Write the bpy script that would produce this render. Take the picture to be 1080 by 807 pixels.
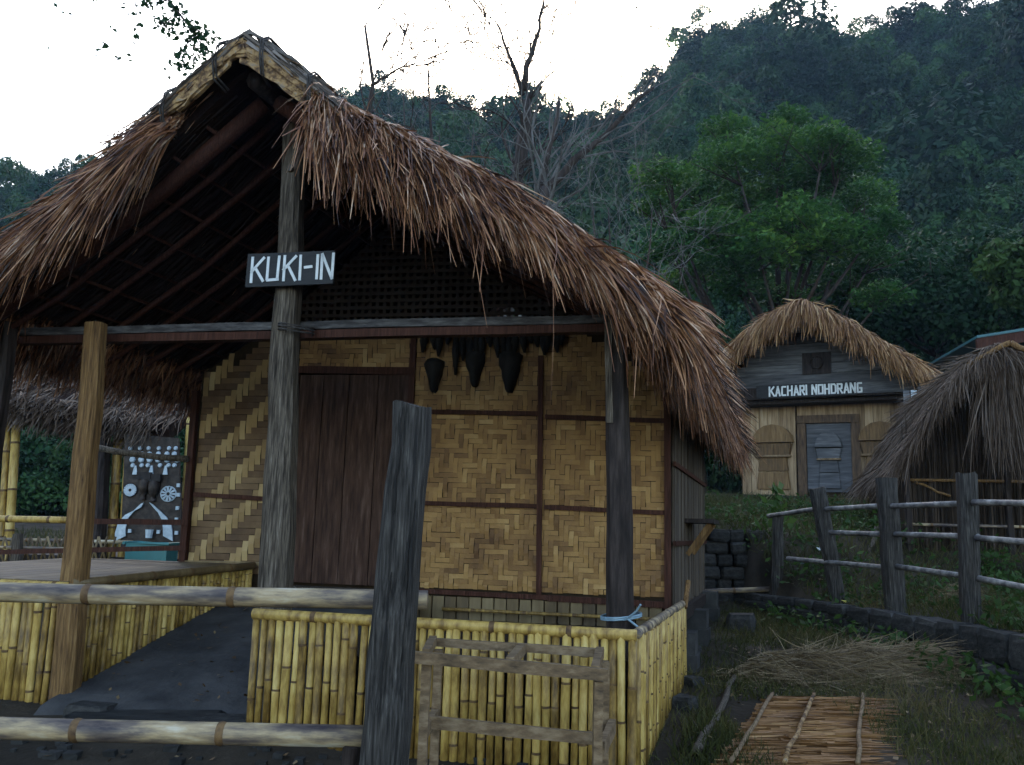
import bpy, math, random
import numpy as np
from math import radians, sin, cos, pi
from mathutils import Vector, Matrix
for o in list(bpy.data.objects): bpy.data.objects.remove(o)
random.seed(7); rng = np.random.default_rng(7)
sc = bpy.context.scene; COL = sc.collection

# ---------------- camera ----------------
FPX = 930.; PITCH = radians(9.6); ROLL = radians(1.7); CAM = np.array([0, 0, 1.4])
fw = np.array([0, cos(PITCH), sin(PITCH)]); u0 = np.array([0, -sin(PITCH), cos(PITCH)]); r0 = np.array([1., 0, 0])
rt = r0*cos(ROLL)+u0*sin(ROLL); up = u0*cos(ROLL)-r0*sin(ROLL)
cd = bpy.data.cameras.new('camera'); cam = bpy.data.objects.new('camera', cd); COL.objects.link(cam)
cd.sensor_width = 36; cd.lens = 36*FPX/1080; cd.clip_start = .05; cd.clip_end = 3000
cam.matrix_world = Matrix(((rt[0], up[0], -fw[0], CAM[0]), (rt[1], up[1], -fw[1], CAM[1]), (rt[2], up[2], -fw[2], CAM[2]), (0, 0, 0, 1)))
sc.camera = cam

# ---------------- sky, sun, exposure ----------------
SUN_EL, SUN_AZ = radians(21), radians(4)          # low sun behind the ridge ahead
w = bpy.data.worlds.new('World'); sc.world = w; w.use_nodes = True
nt = w.node_tree; bg = nt.nodes['Background']
sky = nt.nodes.new('ShaderNodeTexSky'); sky.sky_type = 'NISHITA'; sky.sun_disc = False
sky.sun_elevation = SUN_EL; sky.sun_rotation = SUN_AZ; sky.air_density = 1.0; sky.dust_density = 2.0; sky.ozone_density = .3
nt.links.new(sky.outputs[0], bg.inputs[0]); bg.inputs[1].default_value = 0.15
sd = bpy.data.lights.new('sun', 'SUN'); sun = bpy.data.objects.new('sun', sd); COL.objects.link(sun)
sd.energy = 2.5; sd.angle = radians(.6); sd.color = (1, .93, .82)
sun.rotation_euler = Vector((-sin(SUN_AZ)*cos(SUN_EL), -cos(SUN_AZ)*cos(SUN_EL), -sin(SUN_EL))).to_track_quat('-Z', 'Y').to_euler()
vs = sc.view_settings; vs.view_transform = 'Standard'; vs.look = 'None'; vs.gamma = 1; vs.use_curve_mapping = False
vs.exposure = 2.3
sc.cycles.max_bounces = 6; sc.cycles.diffuse_bounces = 3; sc.cycles.glossy_bounces = 2; sc.cycles.transmission_bounces = 3
sc.cycles.transparent_max_bounces = 4; sc.cycles.volume_bounces = 0; sc.cycles.use_denoising = True

# ---------------- placing helpers ----------------
def ray(u, v): return fw+rt*(u-540)/FPX-up*(v-403.5)/FPX
def PD(u, v, d):
    r = ray(u, v); return CAM+r*(d/r[1])
def PZ(u, v, z):
    r = ray(u, v); return CAM+r*((z-CAM[2])/r[2])
class Frame:
    """a building's own axes: a to its right, b into its depth"""
    def __init__(s, O, ya, yb):
        s.O = np.array([O[0], O[1]]); s.ex = np.array([cos(radians(ya)), -sin(radians(ya))]); s.ey = np.array([sin(radians(yb)), cos(radians(yb))])
    def W(s, a, b, z):
        q = s.O+a*s.ex+b*s.ey; return np.array([q[0], q[1], z])
    def WA(s, A):
        A = np.asarray(A, float); q = s.O+A[:, :1]*s.ex+A[:, 1:2]*s.ey; return np.column_stack([q, A[:, 2]])
    def L(s, P): return np.linalg.solve(np.array([s.ex, s.ey]).T, np.array(P[:2])-s.O)
    def B(s, u, v, b):
        r = ray(u, v); n = np.array([s.ex[1], -s.ex[0]]); O = s.O+b*s.ey
        P = CAM+r*(((O-CAM[:2])@n)/(r[:2]@n)); return float(s.L(P)[0]), float(P[2])
    def D(s, v):
        q = v[0]*s.ex+v[1]*s.ey; return np.array([q[0], q[1], v[2]])
def sm(t): t = np.clip(t, 0, 1); return t*t*(3-2*t)

# ---------------- object helpers ----------------
def link(o, parent=None):
    COL.objects.link(o)
    if parent is not None: o.parent = parent
    return o
def tag(o, label=None, cat=None, group=None, kind=None):
    if label: o['label'] = label
    if cat: o['category'] = cat
    if group: o['group'] = group
    if kind: o['kind'] = kind
    return o
def empty(name, label, cat, group=None, kind=None):
    o = bpy.data.objects.new(name, None); o.empty_display_size = .1; link(o); return tag(o, label, cat, group, kind)
class MB:
    """mesh builder with a per-face random value and material slots"""
    def __init__(s): s.v = []; s.f = []; s.r = []; s.m = []; s.n = 0; s.np = []
    def add(s, vs, fs, r=None, m=0):
        r = random.random() if r is None else r
        for q in vs: s.v.append((float(q[0]), float(q[1]), float(q[2])))
        for f in fs: s.f.append(tuple(i+s.n for i in f)); s.r.append(r); s.m.append(m)
        s.n += len(vs); return s
    def hexa(s, c, r=None, m=0):   # 8 corners: bottom 4 ccw, top 4
        return s.add(c, [(3, 2, 1, 0), (4, 5, 6, 7), (0, 1, 5, 4), (1, 2, 6, 5), (2, 3, 7, 6), (3, 0, 4, 7)], r, m)
    def box(s, lo, hi, fr=None, r=None, m=0, jit=0):
        c = [(lo[0], lo[1], lo[2]), (hi[0], lo[1], lo[2]), (hi[0], hi[1], lo[2]), (lo[0], hi[1], lo[2]), (lo[0], lo[1], hi[2]), (hi[0], lo[1], hi[2]), (hi[0], hi[1], hi[2]), (lo[0], hi[1], hi[2])]
        if jit: c = [tuple(x+random.uniform(-jit, jit) for x in q) for q in c]
        if fr is not None: c = [fr.W(*q) for q in c]
        return s.hexa(c, r, m)
    def bar(s, p, q, wd, ht, upv=(0, 0, 1), r=None, m=0, segs=1, wob=0):
        p = Vector(p); q = Vector(q); d = (q-p).normalized(); sd_ = d.cross(Vector(upv)).normalized(); u_ = sd_.cross(d).normalized()
        vs = []; 
        for k in range(segs+1):
            c = p.lerp(q, k/segs)
            if wob and 0 < k < segs: c = c+sd_*random.uniform(-wob, wob)+u_*random.uniform(-wob, wob)
            e = 1+(random.uniform(-.06, .06) if wob else 0)
            for (i, j) in ((-1, -1), (1, -1), (1, 1), (-1, 1)): vs.append(c+sd_*(i*wd/2*e)+u_*(j*ht/2*e))
        fs = [(3, 2, 1, 0), tuple(segs*4+i for i in range(4))]
        for k in range(segs):
            for i in range(4): fs.append((k*4+i, k*4+(i+1) % 4, (k+1)*4+(i+1) % 4, (k+1)*4+i))
        return s.add(vs, fs, r, m)
    def tube(s, pts, rad, n=8, r=None, m=0, cap=True, mats=None):
        pts = [Vector(q) for q in pts]; K = len(pts); rad = [rad]*K if np.isscalar(rad) else list(rad)
        ref = Vector((0, 0, 1)); d0 = (pts[-1]-pts[0])
        if d0.length < 1e-6: d0 = Vector((0, 0, 1))
        if abs(d0.normalized().z) > .9: ref = Vector((1, 0, 0))
        vs = []
        for k in range(K):
            d = (pts[min(k+1, K-1)]-pts[max(k-1, 0)])
            d = d.normalized() if d.length > 1e-7 else d0.normalized()
            a = d.cross(ref).normalized(); b = a.cross(d)
            for i in range(n):
                t = 2*pi*i/n; vs.append(pts[k]+(a*cos(t)+b*sin(t))*rad[k])
        r = random.random() if r is None else r; base = s.n
        for q in vs: s.v.append((q[0], q[1], q[2]))
        for k in range(K-1):
            mm = m if mats is None else mats[k]
            for i in range(n):
                s.f.append((base+k*n+i, base+k*n+(i+1) % n, base+(k+1)*n+(i+1) % n, base+(k+1)*n+i)); s.r.append(r); s.m.append(mm)
        if cap:
            s.f.append(tuple(base+i for i in reversed(range(n)))); s.f.append(tuple(base+(K-1)*n+i for i in range(n))); s.r += [r, r]; s.m += [m, m]
        s.n += len(vs); return s
    def mesh(s, name, mats, smooth=False):
        me = bpy.data.meshes.new(name); me.from_pydata(s.v, [], s.f); 
        for mt in (mats if isinstance(mats, (list, tuple)) else [mats]): me.materials.append(mt)
        if s.f:
            at = me.attributes.new('rnd', 'FLOAT', 'FACE'); at.data.foreach_set('value', np.array(s.r, dtype=np.float32))
            me.polygons.foreach_set('material_index', np.array(s.m, dtype=np.int32))
            if smooth: me.polygons.foreach_set('use_smooth', np.ones(len(s.f), dtype=bool))
        me.update(); return me
    def build(s, name, mats, parent=None, smooth=False):
        return link(bpy.data.objects.new(name, s.mesh(name, mats, smooth)), parent)
def np_mesh(name, V, Q, rnd, mat, smooth=False):
    me = bpy.data.meshes.new(name); V = np.ascontiguousarray(V, dtype=np.float32); Q = np.ascontiguousarray(Q, dtype=np.int32); k = Q.shape[1]
    me.vertices.add(len(V)); me.vertices.foreach_set('co', V.ravel())
    me.loops.add(Q.size); me.loops.foreach_set('vertex_index', Q.ravel())
    me.polygons.add(len(Q)); me.polygons.foreach_set('loop_start', np.arange(0, Q.size, k, dtype=np.int32))
    me.update(calc_edges=True)
    at = me.attributes.new('rnd', 'FLOAT', 'FACE'); at.data.foreach_set('value', np.asarray(rnd, dtype=np.float32))
    if smooth: me.polygons.foreach_set('use_smooth', np.ones(len(Q), dtype=bool))
    me.materials.append(mat); me.validate(); return me
def np_obj(name, V, Q, rnd, mat, parent=None, smooth=False): return link(bpy.data.objects.new(name, np_mesh(name, V, Q, rnd, mat, smooth)), parent)
def unit(A): return A/np.maximum(np.linalg.norm(A, axis=1, keepdims=True), 1e-9)
def blades(S, D, L, W, droop, segs=3, rnd=None, curl=.1):
    """ribbons: S starts, D directions, L lengths, W widths, droop pulls the tips down"""
    N = len(S); D = unit(D); side = unit(np.cross(D, rng.normal(size=(N, 3))+np.array([0, 0, .3])))
    bend = rng.normal(size=(N, 3))*curl; V = np.zeros((N, (segs+1)*2, 3)); L = np.broadcast_to(L, (N,))[:, None]; W = np.broadcast_to(W, (N,))[:, None]
    dr = np.broadcast_to(droop, (N,))[:, None]
    for k in range(segs+1):
        t = k/segs; c = S+D*L*t+bend*L*t*t; c = c+np.array([0, 0, -1.])*(L*dr*t*t)
        wd = W*(1-.75*t**2)*.5; V[:, 2*k] = c-side*wd; V[:, 2*k+1] = c+side*wd
    base = (np.arange(N)*(segs+1)*2)[:, None]
    Q = np.concatenate([base+np.array([[2*k, 2*k+1, 2*k+3, 2*k+2]]) for k in range(segs)], axis=1).reshape(N, segs, 4)
    rnd = rng.random(N) if rnd is None else rnd
    return V.reshape(-1, 3), Q.reshape(-1, 4), np.repeat(rnd, segs)
def join(parts):
    Vs, Qs, Rs, n = [], [], [], 0
    for V, Q, R in parts: Vs.append(V); Qs.append(Q+n); Rs.append(R); n += len(V)
    return np.concatenate(Vs), np.concatenate(Qs), np.concatenate(Rs)
def leaves(P, size, asp=.45, rnd=None, flat=.0, N0=None):
    """diamond leaves at P; flat biases the normals upward"""
    N = len(P); n = rng.normal(size=(N, 3)); n[:, 2] = np.abs(n[:, 2])+flat
    if N0 is not None: n = n+N0
    n = unit(n); a = unit(np.cross(n, rng.normal(size=(N, 3)))); b = np.cross(n, a)
    s = (np.broadcast_to(size, (N,))*rng.uniform(.6, 1.3, N))[:, None]
    V = np.stack([P-a*s*.5, P+b*s*asp*.5-n*s*.06, P+a*s*.5, P-b*s*asp*.5-n*s*.06], axis=1).reshape(-1, 3)
    return V, np.arange(N*4).reshape(N, 4), (rng.random(N) if rnd is None else rnd)

# ---------------- materials ----------------
def mat(name, cols, src='noise', scale=8, stretch=(1, 1, 1), rough=.7, detail=5, bump=.15, bscale=None, spec=.3, mixn=.35, transl=0, lo=.3, hi=.7, coord='Object', objrnd=.0, sub=None):
    """cols: ramp colours; src 'noise' or 'rnd' (per-face value), mixed with noise by mixn"""
    m = bpy.data.materials.new(name); m.use_nodes = True; t = m.node_tree; N = t.nodes; Lk = t.links.new
    bs = N['Principled BSDF']; bs.inputs['Roughness'].default_value = rough; bs.inputs['Specular IOR Level'].default_value = spec
    tc = N.new('ShaderNodeTexCoord'); mp = N.new('ShaderNodeMapping'); mp.inputs['Scale'].default_value = stretch
    Lk(tc.outputs[coord], mp.inputs[0])
    no = N.new('ShaderNodeTexNoise'); no.inputs['Scale'].default_value = scale; no.inputs['Detail'].default_value = detail; no.inputs['Roughness'].default_value = .62
    Lk(mp.outputs[0], no.inputs['Vector'])
    mr = N.new('ShaderNodeMapRange'); mr.inputs[1].default_value = lo; mr.inputs[2].default_value = hi; Lk(no.outputs[0], mr.inputs[0])
    fac = mr.outputs[0]
    if src == 'rnd' or objrnd:
        mx = N.new('ShaderNodeMix'); mx.data_type = 'FLOAT'
        if src == 'rnd':
            at = N.new('ShaderNodeAttribute'); at.attribute_name = 'rnd'; Lk(at.outputs['Fac'], mx.inputs[2]); mx.inputs[0].default_value = mixn
        else:
            oi = N.new('ShaderNodeObjectInfo'); Lk(oi.outputs['Random'], mx.inputs[2]); mx.inputs[0].default_value = 1-objrnd
        Lk(fac, mx.inputs[3]); fac = mx.outputs[0]
    cr = N.new('ShaderNodeValToRGB'); el = cr.color_ramp.elements
    while len(el) > 1: el.remove(el[-1])
    for i, c in enumerate(cols):
        e = el[0] if i == 0 else el.new(i/(len(cols)-1)); e.position = i/(len(cols)-1); e.color = (*c, 1)
    Lk(fac, cr.inputs[0]); Lk(cr.outputs[0], bs.inputs['Base Color'])
    if bump:
        bp = N.new('ShaderNodeBump'); bp.inputs['Strength'].default_value = bump; bp.inputs['Distance'].default_value = .02
        if bscale:
            n2 = N.new('ShaderNodeTexNoise'); n2.inputs['Scale'].default_value = bscale; n2.inputs['Detail'].default_value = 4; Lk(mp.outputs[0], n2.inputs['Vector']); Lk(n2.outputs[0], bp.inputs['Height'])
        else: Lk(no.outputs[0], bp.inputs['Height'])
        Lk(bp.outputs[0], bs.inputs['Normal'])
    if transl:
        tr = N.new('ShaderNodeBsdfTranslucent'); Lk(cr.outputs[0], tr.inputs[0]); ms = N.new('ShaderNodeMixShader'); ms.inputs[0].default_value = transl
        Lk(bs.outputs[0], ms.inputs[1]); Lk(tr.outputs[0], ms.inputs[2]); Lk(ms.outputs[0], N['Material Output'].inputs[0])
    return m
M = {}
M['thatch'] = mat('thatch_blades', [(.006, .0025, .0015), (.042, .013, .005), (.175, .065, .025), (.36, .175, .078), (.54, .41, .31)], 'rnd', 5, rough=.5, spec=.35, mixn=.38, bump=0, lo=.36, hi=.66)
M['thatch_pale'] = mat('thatch_blades_pale', [(.03, .011, .005), (.15, .065, .025), (.33, .175, .07), (.52, .36, .19)], 'rnd', 1.2, rough=.6, mixn=.3, bump=0)
M['thatch_old'] = mat('thatch_blades_grey', [(.012, .008, .006), (.055, .034, .022), (.11, .074, .05), (.19, .15, .125)], 'rnd', 1.2, rough=.6, mixn=.3, bump=0, spec=.12)
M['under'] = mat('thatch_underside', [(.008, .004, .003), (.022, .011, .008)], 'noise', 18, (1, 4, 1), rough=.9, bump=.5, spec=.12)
M['bamboo'] = mat('yellow_bamboo', [(.05, .026, .007), (.20, .115, .027), (.41, .265, .066), (.54, .39, .13)], 'noise', 9, (3, 3, .7), rough=.5, spec=.35, objrnd=.5, bump=.08, lo=.33, hi=.62, detail=8)
M['node'] = mat('bamboo_node', [(.05, .025, .012), (.16, .09, .035)], 'noise', 30, rough=.7)
M['bamboo_grey'] = mat('weathered_bamboo', [(.03, .022, .026), (.12, .09, .07), (.34, .25, .14), (.50, .44, .34)], 'noise', 3.2, (1, 4, 5), rough=.5, lo=.33, hi=.70, bump=.08)
M['bamboo_split'] = mat('split_bamboo', [(.04, .024, .012), (.12, .078, .034), (.22, .16, .08)], 'rnd', 5, (3, 3, .4), rough=.55, mixn=.5, bump=.1)
M['wood_grey'] = mat('weathered_grey_wood', [(.010, .008, .006), (.046, .036, .028), (.105, .084, .064), (.20, .168, .135)], 'noise', 9, (11, 11, .6), rough=.8, bump=.5, lo=.28, hi=.72, spec=.12)
M['wood_ochre'] = mat('ochre_wood', [(.04, .018, .006), (.14, .072, .023), (.25, .145, .055)], 'noise', 8, (9, 9, .6), rough=.8, bump=.6, detail=8)
M['wood_dark'] = mat('dark_wood', [(.008, .006, .005), (.024, .017, .015), (.05, .037, .032)], 'noise', 7, (5, 5, .6), rough=.65, bump=.4, spec=.12)
M['wood_red'] = mat('red_brown_wood', [(.016, .006, .004), (.045, .016, .010), (.085, .034, .022)], 'noise', 8, (9, 9, .6), rough=.65, bump=.4, objrnd=.25, spec=.12)
M['wood_pale'] = mat('raw_timber', [(.045, .028, .015), (.15, .095, .05), (.28, .195, .115)], 'noise', 8, (1.5, 4, 4), rough=.8, bump=.35, objrnd=.2)
M['plank'] = mat('weathered_planks', [(.05, .031, .018), (.18, .115, .062), (.35, .24, .14), (.47, .37, .26)], 'noise', 4, (5, 5, .45), rough=.75, bump=.3, objrnd=.5)
M['plank_blue'] = mat('grey_blue_planks', [(.022, .022, .026), (.08, .08, .088), (.19, .19, .20)], 'noise', 4, (.5, .5, 5), rough=.75, bump=.3, objrnd=.4)
M['weave'] = mat('woven_bamboo', [(.08, .034, .010), (.19, .095, .028), (.30, .165, .052), (.44, .285, .115)], 'rnd', 2.2, rough=.6, mixn=.45, bump=.25, bscale=60, lo=.34, hi=.68)
M['weave_light'] = mat('woven_light', [(.14, .08, .03), (.27, .17, .066), (.40, .285, .13)], 'rnd', 6, rough=.55, mixn=.3, bump=.1)
M['weave_dark'] = mat('woven_dark', [(.04, .019, .008), (.10, .053, .022), (.18, .11, .05)], 'rnd', 6, rough=.6, mixn=.4, bump=.1)
M['reed_shade'] = mat('shaded_reeds', [(.006, .003, .0025), (.02, .009, .006), (.04, .02, .013)], 'rnd', 3, rough=.7, mixn=.3, bump=0)  # shade under the roof put into the dark colour of the lining reeds
M['wood_beam'] = mat('weathered_beam', [(.010, .009, .009), (.032, .028, .028), (.07, .064, .062), (.12, .11, .106)], 'noise', 7, (.5, 6, 6), rough=.8, bump=.5, lo=.28, hi=.72)
M['post_dark'] = mat('dark_grey_post', [(.006, .006, .006), (.024, .021, .019), (.056, .050, .045), (.13, .118, .105)], 'noise', 9, (11, 11, .6), rough=.75, bump=.6, lo=.28, hi=.75, spec=.12)
M['reed_wall'] = mat('grey_reed_wall', [(.02, .014, .01), (.06, .043, .03), (.12, .092, .066)], 'noise', 5, (3, 3, .4), rough=.7, objrnd=.5, bump=.1)
M['grey_strip'] = mat('grey_bark', [(.03, .024, .02), (.10, .085, .075), (.20, .175, .16)], 'noise', 6, (4, 4, 2), rough=.8, bump=.5, objrnd=.3)
M['bench_top'] = mat('worn_bench_boards', [(.03, .019, .009), (.085, .056, .026), (.15, .105, .05)], 'noise', 6, (1, 1, 1), rough=.6, objrnd=.4, bump=.2)
M['grey_thatch'] = mat('cap_thatch', [(.03, .02, .016), (.10, .075, .06), (.20, .165, .14), (.30, .26, .23)], 'rnd', 3, rough=.6, mixn=.3, bump=0)
M['carve_brown'] = mat('carved_brown', [(.008, .005, .004), (.03, .02, .015), (.06, .042, .033)], 'noise', 14, rough=.6, bump=.4)
M['carve_wood'] = mat('carved_planks', [(.03, .016, .008), (.12, .066, .026), (.24, .145, .065)], 'noise', 5, (5, 5, .6), rough=.7, bump=.3, objrnd=.4)
M['frame_wood'] = mat('brown_frame', [(.025, .013, .007), (.075, .042, .022), (.13, .078, .042)], 'noise', 6, (4, 4, .6), rough=.7, bump=.3)
M['reed_dark'] = mat('dark_reeds', [(.006, .004, .003), (.022, .014, .009), (.05, .033, .022), (.085, .062, .048)], 'rnd', 3, rough=.7, mixn=.3, bump=0, spec=.15)
M['litter'] = mat('dead_leaves', [(.03, .016, .008), (.10, .055, .025), (.20, .14, .07)], 'rnd', 3, rough=.7, mixn=.2, bump=0)
M['door_wood'] = mat('old_door_wood', [(.008, .004, .003), (.030, .014, .009), (.060, .030, .020), (.10, .06, .045)], 'noise', 5, (7, 7, .7), rough=.7, bump=.6, detail=9, objrnd=.2, spec=.15)
M['lattice'] = mat('dark_lattice', [(.014, .007, .004), (.04, .022, .012)], 'noise', 8, rough=.7, bump=0)
M['bamboo_old'] = mat('grey_old_bamboo', [(.03, .027, .028), (.10, .092, .09), (.20, .185, .175), (.30, .285, .27)], 'noise', 4, (3, 3, 3), rough=.55, bump=.1)
M['backing'] = mat('wall_backing', [(.015, .01, .006), (.035, .022, .012)], 'noise', 10, rough=.9, spec=.12)
M['bone'] = mat('smoked_skull', [(.005, .004, .004), (.016, .013, .011)], 'noise', 9, rough=.8, bump=.4)
M['white'] = mat('white_paint', [(.55, .58, .6), (.75, .77, .78)], 'noise', 20, rough=.6, bump=.05)
M['sign'] = mat('black_sign_paint', [(.006, .006, .008), (.016, .016, .019)], 'noise', 10, (1, 1, 6), rough=.55, bump=.2)
M['rope'] = mat('dark_rope', [(.02, .017, .016), (.07, .06, .055)], 'noise', 40, rough=.9, bump=.4)
M['twine'] = mat('blue_twine', [(.14, .22, .28), (.24, .33, .38)], 'noise', 20, rough=.6)
M['bark_cap'] = mat('split_bark', [(.025, .014, .008), (.13, .07, .03), (.31, .19, .08), (.20, .155, .115)], 'noise', 9, (2, 2, 2), rough=.8, bump=.8, lo=.35, hi=.66)
M['stone'] = mat('dark_stone', [(.010, .010, .010), (.030, .029, .028), (.065, .060, .056)], 'noise', 5, rough=.85, bump=.6, objrnd=.3, spec=.12)
M['earth'] = mat('packed_earth', [(.014, .011, .008), (.030, .023, .016), (.052, .040, .028)], 'noise', 1.6, rough=.95, bump=.5, bscale=25, spec=.12)
M['ramp'] = mat('grey_ramp', [(.026, .025, .026), (.045, .043, .043), (.065, .061, .06)], 'noise', 3.5, (1, 1, 1), rough=.85, bump=.45, bscale=20, detail=9, spec=.12)
M['grass'] = mat('grass_blades', [(.018, .024, .007), (.042, .048, .013), (.085, .075, .026), (.15, .115, .06)], 'rnd', .8, rough=.6, mixn=.45, bump=0, transl=.3, lo=.38, hi=.62, spec=.12)
M['straw'] = mat('dry_straw', [(.04, .026, .013), (.13, .09, .046), (.26, .19, .105)], 'rnd', 2, rough=.7, mixn=.3, bump=0)
M['mat_reed'] = mat('reed_mat', [(.07, .028, .009), (.22, .105, .036), (.38, .22, .085)], 'rnd', 3, rough=.65, mixn=.4, bump=0)
M['weed'] = mat('weed_leaves', [(.016, .035, .008), (.042, .082, .02), (.085, .14, .034)], 'rnd', 2, rough=.5, mixn=.3, bump=0, transl=.4, spec=.12)
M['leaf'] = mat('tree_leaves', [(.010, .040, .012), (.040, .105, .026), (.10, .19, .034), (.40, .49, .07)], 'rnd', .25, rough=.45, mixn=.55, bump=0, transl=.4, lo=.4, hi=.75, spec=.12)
M['leaf_dark'] = mat('dark_leaves', [(.005, .022, .010), (.015, .045, .016), (.038, .075, .022)], 'rnd', .3, rough=.5, mixn=.4, bump=0, transl=.35, spec=.12)
M['forest'] = mat('forest_leaves', [(.004, .016, .008), (.011, .036, .013), (.030, .064, .017), (.064, .080, .019)], 'rnd', .5, rough=.55, mixn=.3, bump=0, transl=.3, spec=.12)
# instances of the forest vary tree by tree
_t = M['forest'].node_tree; _oi = _t.nodes.new('ShaderNodeObjectInfo'); _hs = _t.nodes.new('ShaderNodeHueSaturation'); _mr = _t.nodes.new('ShaderNodeMapRange')
_mr.inputs[3].default_value = .4; _mr.inputs[4].default_value = 1.7
_cr = [n for n in _t.nodes if n.type == 'VALTORGB'][0]; _t.links.new(_oi.outputs['Random'], _mr.inputs[0]); _t.links.new(_mr.outputs[0], _hs.inputs['Value']); _t.links.new(_cr.outputs[0], _hs.inputs['Color'])
for n in _t.nodes:
    if n.type == 'BSDF_PRINCIPLED': _t.links.new(_hs.outputs[0], n.inputs['Base Color'])
    if n.type == 'BSDF_TRANSLUCENT': _t.links.new(_hs.outputs[0], n.inputs[0])
M['bark'] = mat('tree_bark', [(.012, .008, .006), (.032, .022, .018), (.065, .047, .038)], 'noise', 5, (3, 3, .6), rough=.85, bump=.5)
M['twig'] = mat('pale_twigs', [(.06, .055, .052), (.15, .14, .13)], 'noise', 5, rough=.8, bump=0)
M['hill'] = mat('hill_ground', [(.006, .012, .008), (.016, .024, .012)], 'noise', .08, rough=.95, bump=0)
M['carve'] = mat('carved_dark', [(.008, .006, .006), (.03, .023, .02)], 'noise', 15, rough=.75, bump=.3)
M['carve_white'] = mat('carved_white', [(.30, .36, .40), (.50, .56, .60)], 'noise', 20, rough=.65, bump=.1)
M['teal'] = mat('teal_plastic', [(.01, .11, .11), (.02, .16, .16)], 'noise', 4, rough=.4, bump=0, spec=.5)
M['metal_teal'] = mat('teal_sheet', [(.015, .07, .08), (.03, .12, .14)], 'noise', 3, rough=.4, bump=0)
M['sheet'] = mat('pale_sheet', [(.35, .42, .48), (.55, .62, .68)], 'noise', 3, rough=.4, bump=0)
M['plastic'] = mat('plastic_scrap', [(.5, .58, .62), (.7, .76, .78)], 'noise', 20, rough=.4, bump=0)
M['blossom'] = mat('yellow_blossom', [(.45, .40, .05), (.6, .55, .12)], 'noise', 20, rough=.6, bump=0)
# ================= ground, hills =================
CURB = np.array([(3.8, 0), (3.8, 3), (3.75, 5), (3.68, 6.3), (3.6, 7.2), (3.45, 8.2), (3.22, 9.2), (2.85, 10.3), (2.7, 11.0)])
def xcurb(y): return np.interp(y, CURB[:, 1], CURB[:, 0])
def hn(x, y, s=1.): return np.sin(x*1.7*s+1.3)*np.cos(y*1.3*s+.4)+.5*np.sin(x*3.9*s+y*2.3*s)+.3*np.sin(y*7.1*s-x*5.3*s)
def gz(x, y):
    x = np.asarray(x, float); y = np.asarray(y, float)
    base = np.interp(y, [-30, 0, 4, 6, 9, 12, 20, 40], [-.3, 0, .22, .36, .55, .70, 1.1, 2.0])
    t = x-xcurb(y)
    ter = .74+.09*np.clip(t, 0, 5)+sm((y-9.0)/2.4)*.75+.11*np.clip(y-11, 0, 20)
    ter = np.where(y > 10.95, 1.47+.11*np.clip(y-11, 0, 8), ter)
    up_ = np.where(y < 10.95, (t > .06)*1., (x > 1.5)*sm((x-1.3)/.3))
    z = base*(1-up_)+np.maximum(ter, base)*up_
    return z+.018*hn(x, y, 1.3)*np.clip(1-np.abs(y-8)/40, 0, 1)
xs = np.concatenate([[-400, -200, -100, -50, -25, -14, -10], np.arange(-8, 9.01, .12), [11, 14, 18, 25, 50, 100, 200, 400]])
ys = np.concatenate([[-200, -60, -20, -8, -3], np.arange(0, 14.01, .12), np.arange(14.5, 24, .6), [26, 30, 36, 44, 60, 100, 200, 400]])
X, Y = np.meshgrid(xs, ys); Z = gz(X, Y)
nx, ny = len(xs), len(ys); ii = np.arange(nx*ny).reshape(ny, nx)
Q = np.stack([ii[:-1, :-1], ii[:-1, 1:], ii[1:, 1:], ii[1:, :-1]], -1).reshape(-1, 4)
g = np_obj('ground', np.column_stack([X.ravel(), Y.ravel(), Z.ravel()]), Q, np.zeros(len(Q)), M['earth'], smooth=True); tag(g, kind='structure')

SKY = [(-500, 190), (-200, 190), (0, 185), (60, 190), (160, 160), (300, 90), (350, 84), (400, 86), (450, 92), (490, 110), (545, 122), (600, 118), (650, 108), (690, 100), (712, 50), (735, 26), (800, 18), (850, 20), (890, 34), (930, 22), (1000, 8), (1080, -10), (1300, -20), (1700, -20)]
_az = []; _el = []
for u, v in SKY:
    r = ray(u, v); _az.append(math.atan2(r[0], r[1])); _el.append(r[2]/math.hypot(r[0], r[1]))
def ridge(th): return np.interp(th, _az, _el)
R0, R1 = 34., 125.
def hz(th, r):
    H = R1*ridge(th)-3.2; t = np.clip((r-R0)/(R1-R0), 0, 1)
    x, y = r*np.sin(th), r*np.cos(th)
    z = 1.9+(H-1.9)*(t**1.12)+1.6*np.sin(t*pi)*hn(x*.06, y*.06)
    z = np.where(r < 30, -1., z)
    return np.where(r > R1, 1.9+(H-1.9)*(1-.55*(r-R1)/120.), z)
ths = np.radians(np.arange(-75, 75.1, .75)); rs = np.concatenate([[24.], np.arange(R0, R1+.1, 3.5), [R1+6, R1+20, R1+50, R1+110]])
T, RR = np.meshgrid(ths, rs); Zh = hz(T, RR); nx, ny = len(ths), len(rs); ii = np.arange(nx*ny).reshape(ny, nx)
Q = np.stack([ii[:-1, :-1], ii[:-1, 1:], ii[1:, 1:], ii[1:, :-1]], -1).reshape(-1, 4)
hill = np_obj('hillside', np.column_stack([(RR*np.sin(T)).ravel(), (RR*np.cos(T)).ravel(), Zh.ravel()]), Q, np.zeros(len(Q)), M['hill'], smooth=True); tag(hill, kind='structure')

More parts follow.
